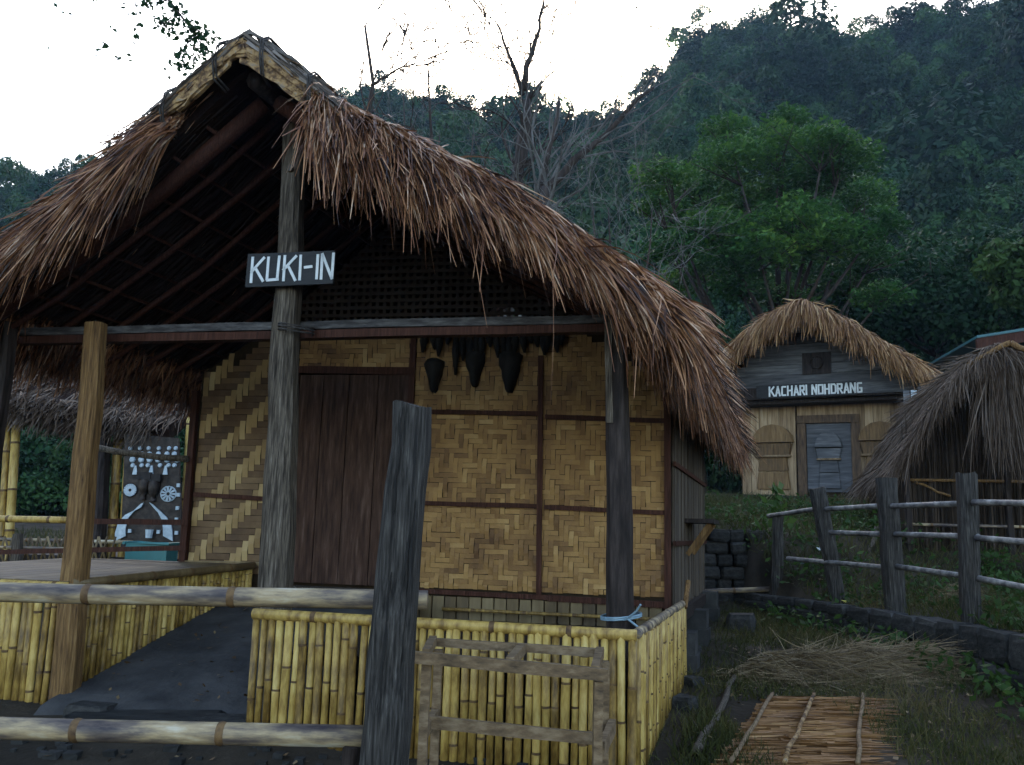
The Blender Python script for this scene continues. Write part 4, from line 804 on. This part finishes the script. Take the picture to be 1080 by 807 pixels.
N = 1100; a = rng.uniform(-.98, 1.15, N); o = np_obj('reeds', *blades(RH.WA(np.column_stack([a, .12+rng.uniform(-.02, .02, N), rng.uniform(.95, 1.05, N)])), np.column_stack([rng.normal(0, .015, N), rng.normal(0, .01, N), np.ones(N)]), rng.uniform(1.4, 1.95, N), rng.uniform(.01, .022, N), 0, 2, curl=.01), M['reed_dark'], rw); o['kind'] = 'stuff'
for z in (1.62, 2.13): cap_rail(RH.W(-1.0, .08, z), RH.W(1.2, .08, z), .02, rh, ('bamboo_grey' if z < 2 else 'wood_ochre', 'node'), 'wall_rail', 6)
pole('brace', RH.W(-.9, .09, 2.12), RH.W(-.5, .09, 1.95), .016, .016, M['wood_ochre'], rh, 6)
pole('prop', PD(925, 555, 10.5), PD(912, 600, 10.3), .03, .03, M['wood_grey'], rh, 6)
for a in (-.96, .1, 1.13): timber('corner_post', RH.W(a, .08, .85), RH.W(a, .08, 2.4), .07, .07, M['wood_dark'], rh, 4, .003)

# building with sheet roof, far right
sr = empty('sheet_roof_building', 'building with a teal-edged sheet roof above the reed hut', 'building')
SRF = Frame((10.45, 16.6), 0, 8)
t = MB(); t.hexa([SRF.W(a, b, z+dz) for dz in (0, .05) for a, b, z in ((-1.5, 0, 5.35), (3, 0, 6.2), (3, 6, 6.2), (-1.5, 6, 5.35))]); rfo = t.build('roof', M['metal_teal'], sr)
t = MB(); t.hexa([SRF.W(a, b, z+dz) for dz in (-.22, -.003) for a, b, z in ((-1.49, .02, 5.35), (3, .02, 6.2), (3, .12, 6.2), (-1.49, .12, 5.35))]); t.build('fascia', M['wood_red'], rfo)
t = MB(); t.box((-.9, .6, 1.8), (3, .7, 5.0), SRF); t.box((-.9, .7, 1.8), (-.8, 5.6, 5.0), SRF); t.build('wall', M['plank_blue'], sr)
sf = empty('sheet_fence', 'pale blue sheet metal fence glimpsed beside the plank house', 'fence')
for k in range(5):
    p = PD(957+k*8, 438, 16.5); t = MB(); t.box((p[0]-.06, p[1]-.01, 2.0), (p[0]+.055, p[1]+.01, 4.35+random.uniform(-.1, .1)), jit=.004); t.build('sheet', M['sheet'] if k % 2 else M['plank_blue'], sf)

# ================= neighbouring hut on the left =================
lh_ = empty('neighbour_hut', 'neighbouring hut with low thatched eave seen through the porch', 'hut')
LF = Frame((-6.6, 11.0), 0, 0); parts = []
N = 5000; f_ = rng.random(N); S_ = np.column_stack([-7.6+3.15*f_, 11.0+rng.uniform(-.1, .5, N), 3.05-.46*f_+rng.uniform(-.2, .12, N)])
parts.append(blades(S_, np.column_stack([rng.normal(0, .3, N), -.6+rng.normal(0, .2, N), -.35+rng.normal(0, .2, N)]), rng.uniform(.12, .26, N), rng.uniform(.012, .022, N), .4, 3))
t = MB(); t.hexa([(-7.6, 11, 2.85), (-4.25, 11, 2.4), (-4.0, 14, 4.0), (-7.6, 14, 4.4), (-7.6, 11, 3.05), (-4.25, 11, 2.6), (-4.0, 14, 4.2), (-7.6, 14, 4.6)]); lr = t.build('roof', M['under'], lh_)
N = 2500; f_ = rng.random(N); g_ = rng.random(N); parts.append(blades(np.column_stack([-7.6+3.4*f_, 11+3*g_, 3.08-.45*f_+1.55*g_]), np.column_stack([rng.normal(0, .15, N), -1+rng.normal(0, .1, N), -.45+rng.normal(0, .1, N)]), rng.uniform(.3, .5, N), .02, .1, 2))
o = np_obj('thatch', *join(parts), M['thatch_old'], lr); o['kind'] = 'stuff'
for (u, r_, m) in ((12, .055, 'bamboo'), (3, .04, 'bamboo'), (84, .03, 'bamboo'), (120, .06, 'bamboo'), (131, .045, 'bamboo'), (194, .04, 'bamboo')):
    p = PD(u-3, 600, 11.15); q = PD(u+6, 440, 11.15); cap_rail(p-np.array([0, 0, .3]), q, r_, lh_, (m, 'node'), 'bamboo_post', 8, .5)
for u in (104, ): timber('post', PD(u-4, 610, 11.0), PD(u+4, 445, 11.0), .2, .18, M['wood_dark'], lh_, 6)
t = MB(); t.box((-7.5, 11.1, .85), (-3.6, 13, .95)); t.build('floor', M['wood_dark'], lh_)
cap_rail(PD(-40, 568, 10.6), PD(140, 572, 10.6), .025, lh_, ('bamboo_grey', 'node'), 'porch_rail', 6)
cp = empty('carved_panel', 'dark carved panel with white horns, sun discs and two heads', 'carving')
CPF = Frame((PD(160, 520, 10.9)[0], 10.9), -4, 0)
def C_(u, v, d=0):
    a, z = CPF.B(u, v, 0); return CPF.W(a, -d, z)
t = MB(); 
for d0, d1 in ((0, -.05),): t.hexa([C_(u, v, d) for d in (d0, d1) for u, v in ((127, 580), (192, 582), (188, 462), (132, 458))]); 
t.build('board', M['carve_brown'], cp)
def disc(u, v, r, spokes, nm):
    root = empty(nm, None, None); root.parent = cp; c = C_(u, v, .012); ax_ = np.array([CPF.ex[0], CPF.ex[1], 0]); 
    t = MB()
    for k in range(spokes):
        q = 2*pi*k/spokes; d = ax_*cos(q)+np.array([0, 0, 1])*sin(q); s_ = np.cross(d, (0, -1, 0))*r*.16; t.hexa([x+np.array([0, dy, 0]) for dy in (0, -.015) for x in (c+d*r*.25-s_*.4, c+d*r-s_, c+d*r+s_, c+d*r*.25+s_*.4)])
    t.build('ray', M['carve_white'], root)
    t = MB(); t.tube([c+(ax_*cos(q)+np.array([0, 0, 1])*sin(q))*r*1.08 for q in np.linspace(0, 2*pi, 17)], r*.09, 5, cap=False); t.build('rim', M['carve_white'] if spokes < 14 else M['carve'], root)
disc(138, 517, .075, 16, 'sun_disc'); disc(178, 521, .085, 11, 'sun_disc')
for pts in ([(151, 531), (146, 537), (138, 541), (131, 549), (128, 560), (128, 568)], [(160, 531), (166, 537), (172, 543), (177, 552), (178, 562), (178, 568)]):
    t = MB(); n = len(pts); wds = [.04, .085, .11, .115, .12, .12]; vs_ = []
    for (u, v), w_ in zip(pts, wds):
        p = C_(u, v, .01)
        for dx, dy in ((-w_/2, 0), (w_/2, 0), (w_/2, -.025), (-w_/2, -.025)): vs_.append(p+np.array([dx, dy, -dx*.5 if pts[0][0] > 155 else dx*.5]))
    t.add(vs_, [(k*4+j, k*4+(j+1) % 4, k*4+4+(j+1) % 4, k*4+4+j) for k in range(n-1) for j in range(4)]+[(3, 2, 1, 0), (n*4-4, n*4-3, n*4-2, n*4-1)]); t.build('horn', M['carve_white'], cp)
def head(u, v):
    c = C_(u, v, .03); t = MB(); vs_ = []
    for (dz, w_, dp) in ((.12, .05, .03), (.09, .075, .05), (.03, .07, .065), (-.02, .065, .07), (-.07, .055, .05), (-.10, .03, .03), (-.16, .04, .03)):
        for k in range(8): q = 2*pi*k/8; vs_.append(c+np.array([cos(q)*w_, -abs(sin(q))*dp if sin(q) > 0 else .02, dz]))
    t.add(vs_, [(i*8+j, i*8+(j+1) % 8, i*8+8+(j+1) % 8, i*8+8+j) for i in range(6) for j in range(8)]+[tuple(range(8)), tuple(48+j for j in reversed(range(8)))]); t.build('head', M['carve_brown'], cp, True)
    t = MB(); t.box((c[0]-.085, c[1]-.05, c[2]+.08), (c[0]+.085, c[1]+.02, c[2]+.17)); t.build('headdress', M['carve'], cp)
head(153, 513); head(163, 515)
for u in (139, 149, 158, 168, 177, 186):
    for (v, r_) in ((473, .028), (479, .034), (485, .04), (491, .03)):
        c = C_(u+random.uniform(-2, 2), v, .012); t = MB(); t.tube([c, c+np.array([0, -.02, 0])], [r_, r_*.7], 8); t.build('stud', M['carve_white'], cp)
for u in (143, 160, 175):
    p = C_(u, 499, .012); t = MB(); t.hexa([p+np.array([x, dy, z]) for dy in (0, -.015) for x, z in ((-.03, -.02), (.03, -.02), (.012, .09), (-.012, .09))]); t.build('bell_motif', M['carve_white'], cp)
for (u, v) in ((189, 512), (189, 522), (188, 536), (187, 548), (187, 562), (138, 560), (168, 561), (130, 478)):
    p = C_(u, v, .012); t = MB(); t.box((p[0]-.018, p[1]-.03, p[2]-.022), (p[0]+.018, p[1], p[2]+.022)); t.build('tile_mark', M['carve_white'], cp)
p = C_(159, 563, .05); t = MB(); t.tube([p+np.array([0, 0, -.05]), p+np.array([0, 0, .05])], [.04, .05], 8); t.build('cup_motif', M['carve_white'], cp)
p = PD(160, 584, 10.2); tc_ = empty('teal_crate', 'teal plastic crate in front of the carved panel', 'crate')
t = MB(); w_ = .23; zt = PD(160, 573, 10.2)[2]
for (x0, x1, y0, y1) in ((-w_, w_, -.17, -.15), (-w_, w_, .15, .17), (-w_, -w_+.02, -.15, .15), (w_-.02, w_, -.15, .15)): t.box((p[0]+x0, p[1]+y0, .9), (p[0]+x1, p[1]+y1, zt))
t.box((p[0]-w_+.02, p[1]-.15, .9), (p[0]+w_-.02, p[1]+.15, .92)); t.build('tub', M['teal'], tc_)
t = MB(); t.tube([(p[0]-w_-.02, p[1]-.19, zt), (p[0]+w_+.02, p[1]-.19, zt), (p[0]+w_+.02, p[1]+.19, zt), (p[0]-w_-.02, p[1]+.19, zt), (p[0]-w_-.02, p[1]-.19, zt)], .018, 6); t.build('rim', M['teal'], tc_)
# low lattice fence in the back left
lf = empty('lattice_fence', 'low crossed-stick fence beyond the porch on the left', 'fence')
for u in range(-40, 118, 9):
    for sg in (-1, 1): pole('stick', PD(u, 597, 9.6), PD(u+sg*9, 566, 9.62+.02*sg), .012, .012, M['bamboo_split'], lf, 5, .002, 2)
cap_rail(PD(-50, 576, 9.55), PD(120, 580, 9.55), .018, lf, ('bamboo_grey', 'node'), 'rail', 6)
timber('post', PD(17, 600, 9.5), PD(19, 563, 9.5), .1, .09, M['wood_grey'], lf, 4, .003)

# ================= trees =================
def limb(mb, p, d, L, r, depth, spread, tips, gnarl=.18, up_=.05, taper=.55, kids=(2, 3), rmin=.006, n=6):
    p = np.array(p, float); d = np.array(d, float); d /= np.linalg.norm(d); K = 4; pts = [p]; q = p
    for k in range(K):
        d = d+rng.normal(0, gnarl, 3)*.5+np.array([0, 0, up_]); d /= np.linalg.norm(d); q = q+d*L/K; pts.append(q)
    mb.tube(pts, [max(r*(1-(1-taper)*k/K), rmin) for k in range(K+1)], n if r > .03 else (4 if r > .012 else 3), cap=False)
    if depth == 0: tips.append((q, d)); return
    for k in range(random.randint(*kids)):
        j = random.choice((2, 3, 4, 4)); nd = d+rng.normal(0, spread, 3); limb(mb, pts[j], nd, L*random.uniform(.55, .8), r*taper*random.uniform(.6, .95), depth-1, spread, tips, gnarl, up_, taper, kids, rmin, n)
def tree_root(name, label, cat='tree', group=None): return empty(name, label, cat, group)
# the leafy tree, umbrella layers of foliage
lt = tree_root('leafy_tree', 'broad green tree with layered crown between the two houses', 'tree')
mb = MB(); base = np.array([7.0, 24.0, 2.6]); pads = []
PADS = [(735, 195, 1.2), (775, 165, 1.3), (820, 150, 1.2), (700, 185, 1.0), (850, 190, 1.3), (890, 165, 1.2), (790, 210, 1.4), (905, 205, 1.2), (925, 235, .9), (840, 230, 1.4), (755, 240, 1.2), (720, 225, 1.0), (880, 250, 1.3), (800, 262, 1.2), (920, 270, .9), (850, 285, 1.1), (740, 280, 1.1), (780, 300, 1.0), (900, 300, 1.0), (830, 315, .9), (930, 310, .8), (710, 260, .9), (765, 135, .9), (830, 125, .8), (870, 145, .9), (690, 215, .7), (705, 300, .9)]
stems = [np.array([6.3, 24, 6.2]), np.array([7.3, 23.6, 6.6]), np.array([8.2, 24.3, 6.4])]
for s_ in stems: mb.tube([base+np.array([0, 0, -.3]), base*.5+s_*.5+rng.normal(0, .15, 3), s_], [.24, .17, .13], 8)
for (u, v, r_) in PADS:
    c = PD(u, v, 24+rng.uniform(-2.2, 2.2)); s_ = min(stems, key=lambda s: np.linalg.norm(s-c)); m1 = s_*.45+c*.55+np.array([0, 0, -.5])+rng.normal(0, .15, 3); mb.tube([s_, m1, c+np.array([0, 0, -.15])], [.085, .05, .02], 5)
    for k in range(5): d = rng.normal(size=3)*np.array([1, 1, .25])*r_*.6; mb.tube([m1*.3+c*.7, c+d], [.025, .008], 4)
    n_ = int(1250*r_*r_); q = unit(rng.normal(size=(n_, 3)))*np.array([1.0, 1.0, .42])*r_*(rng.random((n_, 1))**.4); q[:, 2] += -.12*(q[:, 0]**2+q[:, 1]**2)+.15*np.sin(q[:, 0]*5)*np.cos(q[:, 1]*4)
    hv = np.clip(.3+.5*q[:, 2]/r_+rng.normal(0, .2, n_), 0, 1); toplit = rng.random(n_) < np.where(q[:, 2] > .12*r_, .22, .02); pads.append(leaves(c+q, .17, .42, rnd=np.where(toplit, .95, np.clip(rng.normal(.4, .2, n_), 0, .8)), flat=.7))  # highlights on the pad tops put into the leaf tint
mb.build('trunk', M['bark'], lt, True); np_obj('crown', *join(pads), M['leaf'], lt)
# bare trees behind the roof
def bare(name, label, stems_, depth, spread, leafn=0, twm='twig', L0=None):
    root = tree_root(name, label, 'tree'); mb = MB(); tw = MB(); tips = []
    for (p, q, r0_, r1_) in stems_:
        p, q = np.array(p), np.array(q); K = 7; pts = [p+(q-p)*k/K+(rng.normal(0, .013*np.linalg.norm(q-p), 3) if k else 0) for k in range(K+1)]; mb.tube(pts, [r0_+(r1_-r0_)*k/K for k in range(K+1)], 7)
        for k in range(2, K+1):
            for _ in range(2):
                d = (q-p)/np.linalg.norm(q-p)+rng.normal(0, spread, 3); limb(tw, pts[k], d, (L0 or np.linalg.norm(q-p)*.28)*random.uniform(.6, 1.1), (r0_+(r1_-r0_)*k/K)*.34, depth, spread*.8, tips, .3, .03, .55, (2, 3), .0085 if twm == 'bark' else .0038, 5)
    mb.build('trunk', M['bark'], root, True); tw.build('branches', M[twm], root)['kind'] = 'stuff'
    if leafn:
        P = np.concatenate([t_[0]+rng.normal(0, .05, (leafn, 3)) for t_ in tips]); np_obj('leaves', *leaves(P, .09, .5, rnd=rng.uniform(.1, .5, len(P))), M['leaf_dark'], root)
    return tips
bare('bare_tree', 'tall bare tree with forked reddish trunks rising above the roof ridge', [(PD(520, 420, 16), PD(552, 95, 16), .17, .075), (PD(535, 420, 16.3), PD(545, 140, 16.3), .14, .08), (PD(552, 95, 16), PD(572, 5, 16), .07, .02), (PD(551, 100, 16), PD(525, 25, 16), .055, .015)], 3, .45, twm='bark', L0=1.1)
bare('bare_tree', 'bare tree with a long trunk leaning right across the hillside', [(PD(545, 420, 14.5), PD(575, 200, 14.5), .14, .09), (PD(575, 200, 14.5), PD(688, 92, 14.5), .085, .025), (PD(560, 260, 14.6), PD(590, 110, 14.9), .09, .03)], 2, .5, L0=1.5)
for (u, v0, d_, lb) in ((410, 130, 14, 'fine pale bare shrub above the roof near the gable tip'), (480, 170, 15, 'pale twiggy bare shrub left of the forked bare tree'), (610, 250, 13.5, 'pale twiggy bare shrub just right of the forked bare tree'), (665, 250, 13.8, 'pale twiggy bare shrub with drooping twigs near the leafy tree')):
    bare('bare_shrub', lb, [(PD(u+dx*.2, 470, d_), PD(u+dx, v0-30, d_), .04, .010) for dx in (-25, 20)], 2, .75, L0=1.3)
bare('thin_tree', 'thin bare sapling standing above the roof near the gable tip', [(PD(395, 420, 13), PD(392, 28, 13), .10, .02), (PD(392, 90, 13), PD(425, 70, 13), .03, .01)], 2, .5, 0, 'bark', .7)
bare('thin_tree', 'thin bare sapling standing above the roof left of forked tree', [(PD(455, 420, 14), PD(452, 75, 14), .07, .015)], 2, .5, 0, 'bark', .7)
# leafy trees standing at mid distance
def bushy(name, label, u, vtop, vbot, d_, rx, nl, m, group=None, size=.2, gap=.9, zb=None):
    root = tree_root(name, label, 'tree', group); top = PD(u, vtop, d_); bot = PD(u, vbot, d_); zg = zb if zb is not None else float(np.interp(d_, [11, 20, 40], [1.5, 2.3, 2.6])); mb = MB(); hgt = top[2]-bot[2]
    mb.tube([(bot[0], d_, zg-.3), (bot[0]+random.uniform(-.2, .2), d_, zg*.5+bot[2]*.5), (bot[0]+random.uniform(-.3, .3), d_, bot[2]+hgt*.5)], [.2, .15, .07], 7); nb = 16; P = []; rn = []; nn = []
    for k in range(nb):
        q = unit(rng.normal(size=(1, 3)))[0]*rng.random()**.5; c = np.array([bot[0]+q[0]*rx*.72, d_+q[1]*rx*.6, bot[2]+hgt*(.5+q[2]*.4)]); r_ = rx*random.uniform(.28, .45); mb.tube([(bot[0], d_, bot[2]+hgt*.15), c], [.06, .02], 4)
        n_ = nl//nb; e = unit(rng.normal(size=(n_, 3))); P.append(c+e*np.array([1, 1, .75])*r_*rng.uniform(.55, 1.08, (n_, 1))); nn.append(e); rn.append(np.clip(rng.normal(random.uniform(.3, .65), .15, n_), 0, 1))
    mb.build('trunk', M['bark'], root, True); np_obj('crown', *leaves(np.concatenate(P), size, .55, rnd=np.concatenate(rn), N0=np.concatenate(nn)), m, root)
bushy('background_tree', 'dark leafy tree directly behind the plank house roof', 905, 255, 380, 27, 3.0, 9000, M['leaf_dark'])
bushy('background_tree', 'dark leafy tree behind the gap between plank house and reed hut', 985, 262, 395, 26, 2.8, 9000, M['leaf_dark'])
bushy('background_tree', 'dark leafy tree above the teal-edged sheet roof', 1050, 245, 380, 25, 2.6, 8000, M['leaf_dark'])
bushy('background_tree', 'yellowish green tree at the right edge above the sheet roof', 1090, 235, 330, 21, 1.4, 4000, M['weed'])
bushy('background_tree', 'low leafy tree behind the plank house, left of its gable', 740, 300, 440, 21, 2.0, 6000, M['leaf_dark'])
# tree at the upper left: stands outside the frame, its twigs hang in
ot = tree_root('overhanging_tree', 'leafy twigs hanging against the sky left of the gable tip', 'tree'); mb = MB(); P = []
mb.tube([(-9.6, 12, .3), (-9.5, 12, 3), (-9.35, 12.05, 6), (-9.05, 12, 8.3), (-8.4, 11.9, 9.6), (-7.7, 11.7, 10.2)], [.27, .23, .19, .16, .13, .11], 10); mb.tube([(-9.1, 12, 8.1), (-9.6, 12.3, 9.6), (-10.2, 12.4, 11.2)], [.12, .09, .05], 7); mb.tube([(-7.7, 11.7, 10.2), (-6.9, 11.5, 10.35), PD(140, -60, 11), PD(178, 0, 11), PD(205, 35, 11), PD(222, 62, 11)], [.11, .08, .045, .02, .012, .006], 6)
for pts in ([(178, 0), (160, 3), (150, 0)], [(190, 15), (175, 25), (165, 22)], [(200, 28), (215, 35), (228, 42)], [(205, 35), (195, 50), (180, 68)], [(215, 50), (205, 62), (198, 72)], [(160, -30), (120, 30), (100, 64)], [(140, -20), (146, 30), (140, 55), (120, 66)]):
    W3 = [PD(u, v, 11+random.uniform(-.3, .3)) for u, v in pts]; mb.tube(W3, [.009, .006, .004, .003][:len(W3)], 4)
    for k in range(len(W3)-1):
        n_ = 26 if pts[0][1] > -10 else 9; f_ = rng.random((n_, 1)); P.append(W3[k]+(W3[k+1]-W3[k])*f_+rng.normal(0, .05 if pts[0][1] > -10 else .04, (n_, 3)))
for k in range(500): P.append((np.array([-7.6, 11.8, 11.2])+rng.normal(0, 1, 3)*np.array([1.4, 1.2, .8]))[None])
P.append(np.concatenate([PD(u, v, 11)+rng.normal(0, .07, (40, 3)) for u, v in ((200, 30), (208, 38), (186, 10), (190, 66), (215, 55), (178, 28))]))
mb.build('trunk', M['bark'], ot, True); np_obj('leaves', *leaves(np.concatenate(P), .085, .6, rnd=rng.uniform(0, .6, sum(len(p) for p in P))), M['leaf_dark'], ot)

# ================= grass and weeds =================
def grass(n_, fx, fy, L, Wd_, keep, rn=(.4, .25), dr=.5, tilt=.45):
    x = rng.uniform(*fx, n_); y = rng.uniform(*fy, n_); k = keep(x, y); x, y = x[k], y[k]; N = len(x)
    return blades(np.column_stack([x, y, gz(x, y)-.01]), np.column_stack([rng.normal(0, tilt, N), rng.normal(0, tilt, N), np.ones(N)]), rng.uniform(*L, N), rng.uniform(*Wd_, N), rng.uniform(0, dr, N), 2, rnd=np.clip(rng.normal(*rn, N)+.15*hn(x, y, 1.1), 0, 1))
pt = lambda x, y: (hn(x, y, 1.6)+.8*hn(x, y, .7)) > rng.normal(-.9, .6, len(x))
inmat = lambda x, y: (np.abs((x-(c0[0]+c2[0])/2)) < .36) & (y < c1[1]+.05)
yard = lambda x, y: (x < xcurb(y)-.02) & (H.O[0] < 9) & pt(x, y) & ~inmat(x, y) & ((x-1.75-.3*(y-6.2)) > rng.normal(-.35, .25, len(x)))
parts = [grass(60000, (.7, 3.9), (3.4, 10.9), (.03, .12), (.004, .009), yard, (.42, .25)), grass(9000, (.7, 3.9), (3.4, 10.9), (.08, .22), (.003, .006), yard, (.6, .25)),
         grass(5000, (.6, 1.3), (3.5, 6.5), (.05, .14), (.005, .009), lambda x, y: (x > .78+.305*(y-4.4)), (.25, .2)),
         grass(22000, (2.9, 8), (4.5, 10.9), (.06, .3), (.005, .01), lambda x, y: x > xcurb(y)+.08, (.45, .25)), grass(26000, (-13, -4.6), (4.5, 20), (.05, .22), (.008, .014), lambda x, y: pt(x, y) & ~((x > -7.6) & (y > 10.8) & (y < 14)), (.4, .22)), grass(5000, (-4.6, -2.7), (7.8, 16), (.05, .2), (.007, .012), lambda x, y: (y > 8.2) & ~((x > -7.6) & (x < -3.5) & (y > 10.8) & (y < 13.1)) & (x < -3.2), (.4, .22)), grass(16000, (1.4, 8), (10.95, 17.5), (.06, .28), (.006, .012), lambda x, y: x > 1.5, (.35, .2))]
tag(np_obj('grass', *join(parts), M['grass']), 'short patchy grass and weeds over the yard and the terrace', 'grass', kind='stuff')
# broad-leaved ground cover behind the fence
P = []; 
for k in range(260):
    y = random.uniform(6, 15); x = random.uniform(float(xcurb(min(y, 11)))+.12, float(xcurb(min(y, 11)))+2.6) if y < 10.9 else random.uniform(1.7, 6.5); h_ = random.uniform(.08, .38); n_ = random.randint(14, 40)
    P.append(np.array([x, y, float(gz(x, y))])+rng.normal(size=(n_, 3))*np.array([.12, .12, 0])+np.column_stack([np.zeros((n_, 2)), rng.uniform(.02, h_, n_)]))
for k in range(90):
    y = random.uniform(4, 9.5); x = float(xcurb(y))+random.uniform(-.5, .05); n_ = random.randint(8, 20); P.append(np.array([x, y, float(gz(min(x, float(xcurb(y))-.1), y))])+rng.normal(size=(n_, 3))*np.array([.1, .1, 0])+np.column_stack([np.zeros((n_, 2)), rng.uniform(.02, .2, n_)]))
P = np.concatenate(P); tag(np_obj('weeds', *leaves(P, .075, .5, rnd=np.clip(rng.normal(.3, .2, len(P)), 0, 1), flat=.3), M['weed']), 'leafy green weeds around the post fence and slope', 'weeds', kind='stuff')
# upright leafy plant in front of the plank house
up_ = empty('leafy_plant', 'upright bright green weed growing behind the first fence post', 'plant'); b_ = PD(817, 548, 10.6); tp = PD(819, 512, 10.6); zb = float(gz(b_[0], 10.6)); t = MB(); t.tube([(b_[0], 10.6, zb-.02), b_, tp], [.014, .012, .005], 5); t.build('stem', M['weed'], up_)
n_ = 60; f_ = rng.random(n_); P = np.array([b_[0], 10.6, zb+.15])*(1-f_[:, None])+tp*f_[:, None]+rng.normal(size=(n_, 3))*np.array([.12, .12, .02])*(1.2-f_[:, None]*.8); np_obj('leaves', *leaves(P, .16, .4, rnd=rng.uniform(.5, 1, n_), flat=.3), M['weed'], up_)
# dead leaves
N = 2600; x = rng.uniform(-3.2, 3.7, N); y = rng.uniform(3.4, 10.5, N); k = (x > .9+.3*(y-4.4)) | (y < 4.6); x, y = x[k], y[k]; zl = gz(x, y); ra = rng.uniform(-1.0, .35, 90); rb = rng.uniform(.3, 2.1, 90); rw_ = H.WA(np.column_stack([ra, rb, np.interp(rb, [.3, 2.17], [.375, .885])])); x = np.concatenate([x, rw_[:, 0]]); y = np.concatenate([y, rw_[:, 1]]); zl = np.concatenate([zl, rw_[:, 2]])
tag(np_obj('leaf_litter', *leaves(np.column_stack([x, y, zl+rng.uniform(.005, .03, len(x))]), .045, .55, flat=2.0), M['litter']), 'dead brown leaves scattered over the yard', 'leaf litter', kind='stuff')
# litter
for (u, v, d_, m, s_, lb) in ((869, 578, 9.6, 'plastic', .07, 'crumpled white plastic scrap caught in the weeds by the leaning post'), (846, 594, 9.6, 'twine', .03, 'small pale blue scrap in the weeds'), (891, 634, 8.7, 'blossom', .04, 'yellow scrap lying on the low stone wall')):
    p = PD(u, v, d_); p[2] = max(p[2], float(gz(p[0], p[1]))+.02); t = MB(); t.add([p+np.array([random.uniform(-1, 1), random.uniform(-1, 1), random.uniform(-.5, .5)])*s_ for _ in range(8)], [(0, 1, 2), (2, 3, 4), (4, 5, 6), (1, 2, 4), (0, 6, 7), (1, 5, 7)]); tag(t.build('plastic_scrap', M[m]), lb, 'litter')

# ================= haze =================
t = MB(); t.box((-290, -30, -3), (290, 300, 105)); hzo = t.build('haze', []); tag(hzo, 'thin pale haze hanging over the valley', 'haze', kind='stuff')
hm_ = bpy.data.materials.new('haze'); hm_.use_nodes = True; tt = hm_.node_tree; tt.nodes.remove(tt.nodes['Principled BSDF']); pv = tt.nodes.new('ShaderNodeVolumePrincipled'); pv.inputs['Density'].default_value = .00045; pv.inputs['Color'].default_value = (.45, .68, .95, 1); pv.inputs['Anisotropy'].default_value = .35
tt.links.new(pv.outputs[0], tt.nodes['Material Output'].inputs['Volume']); hzo.data.materials.append(hm_)
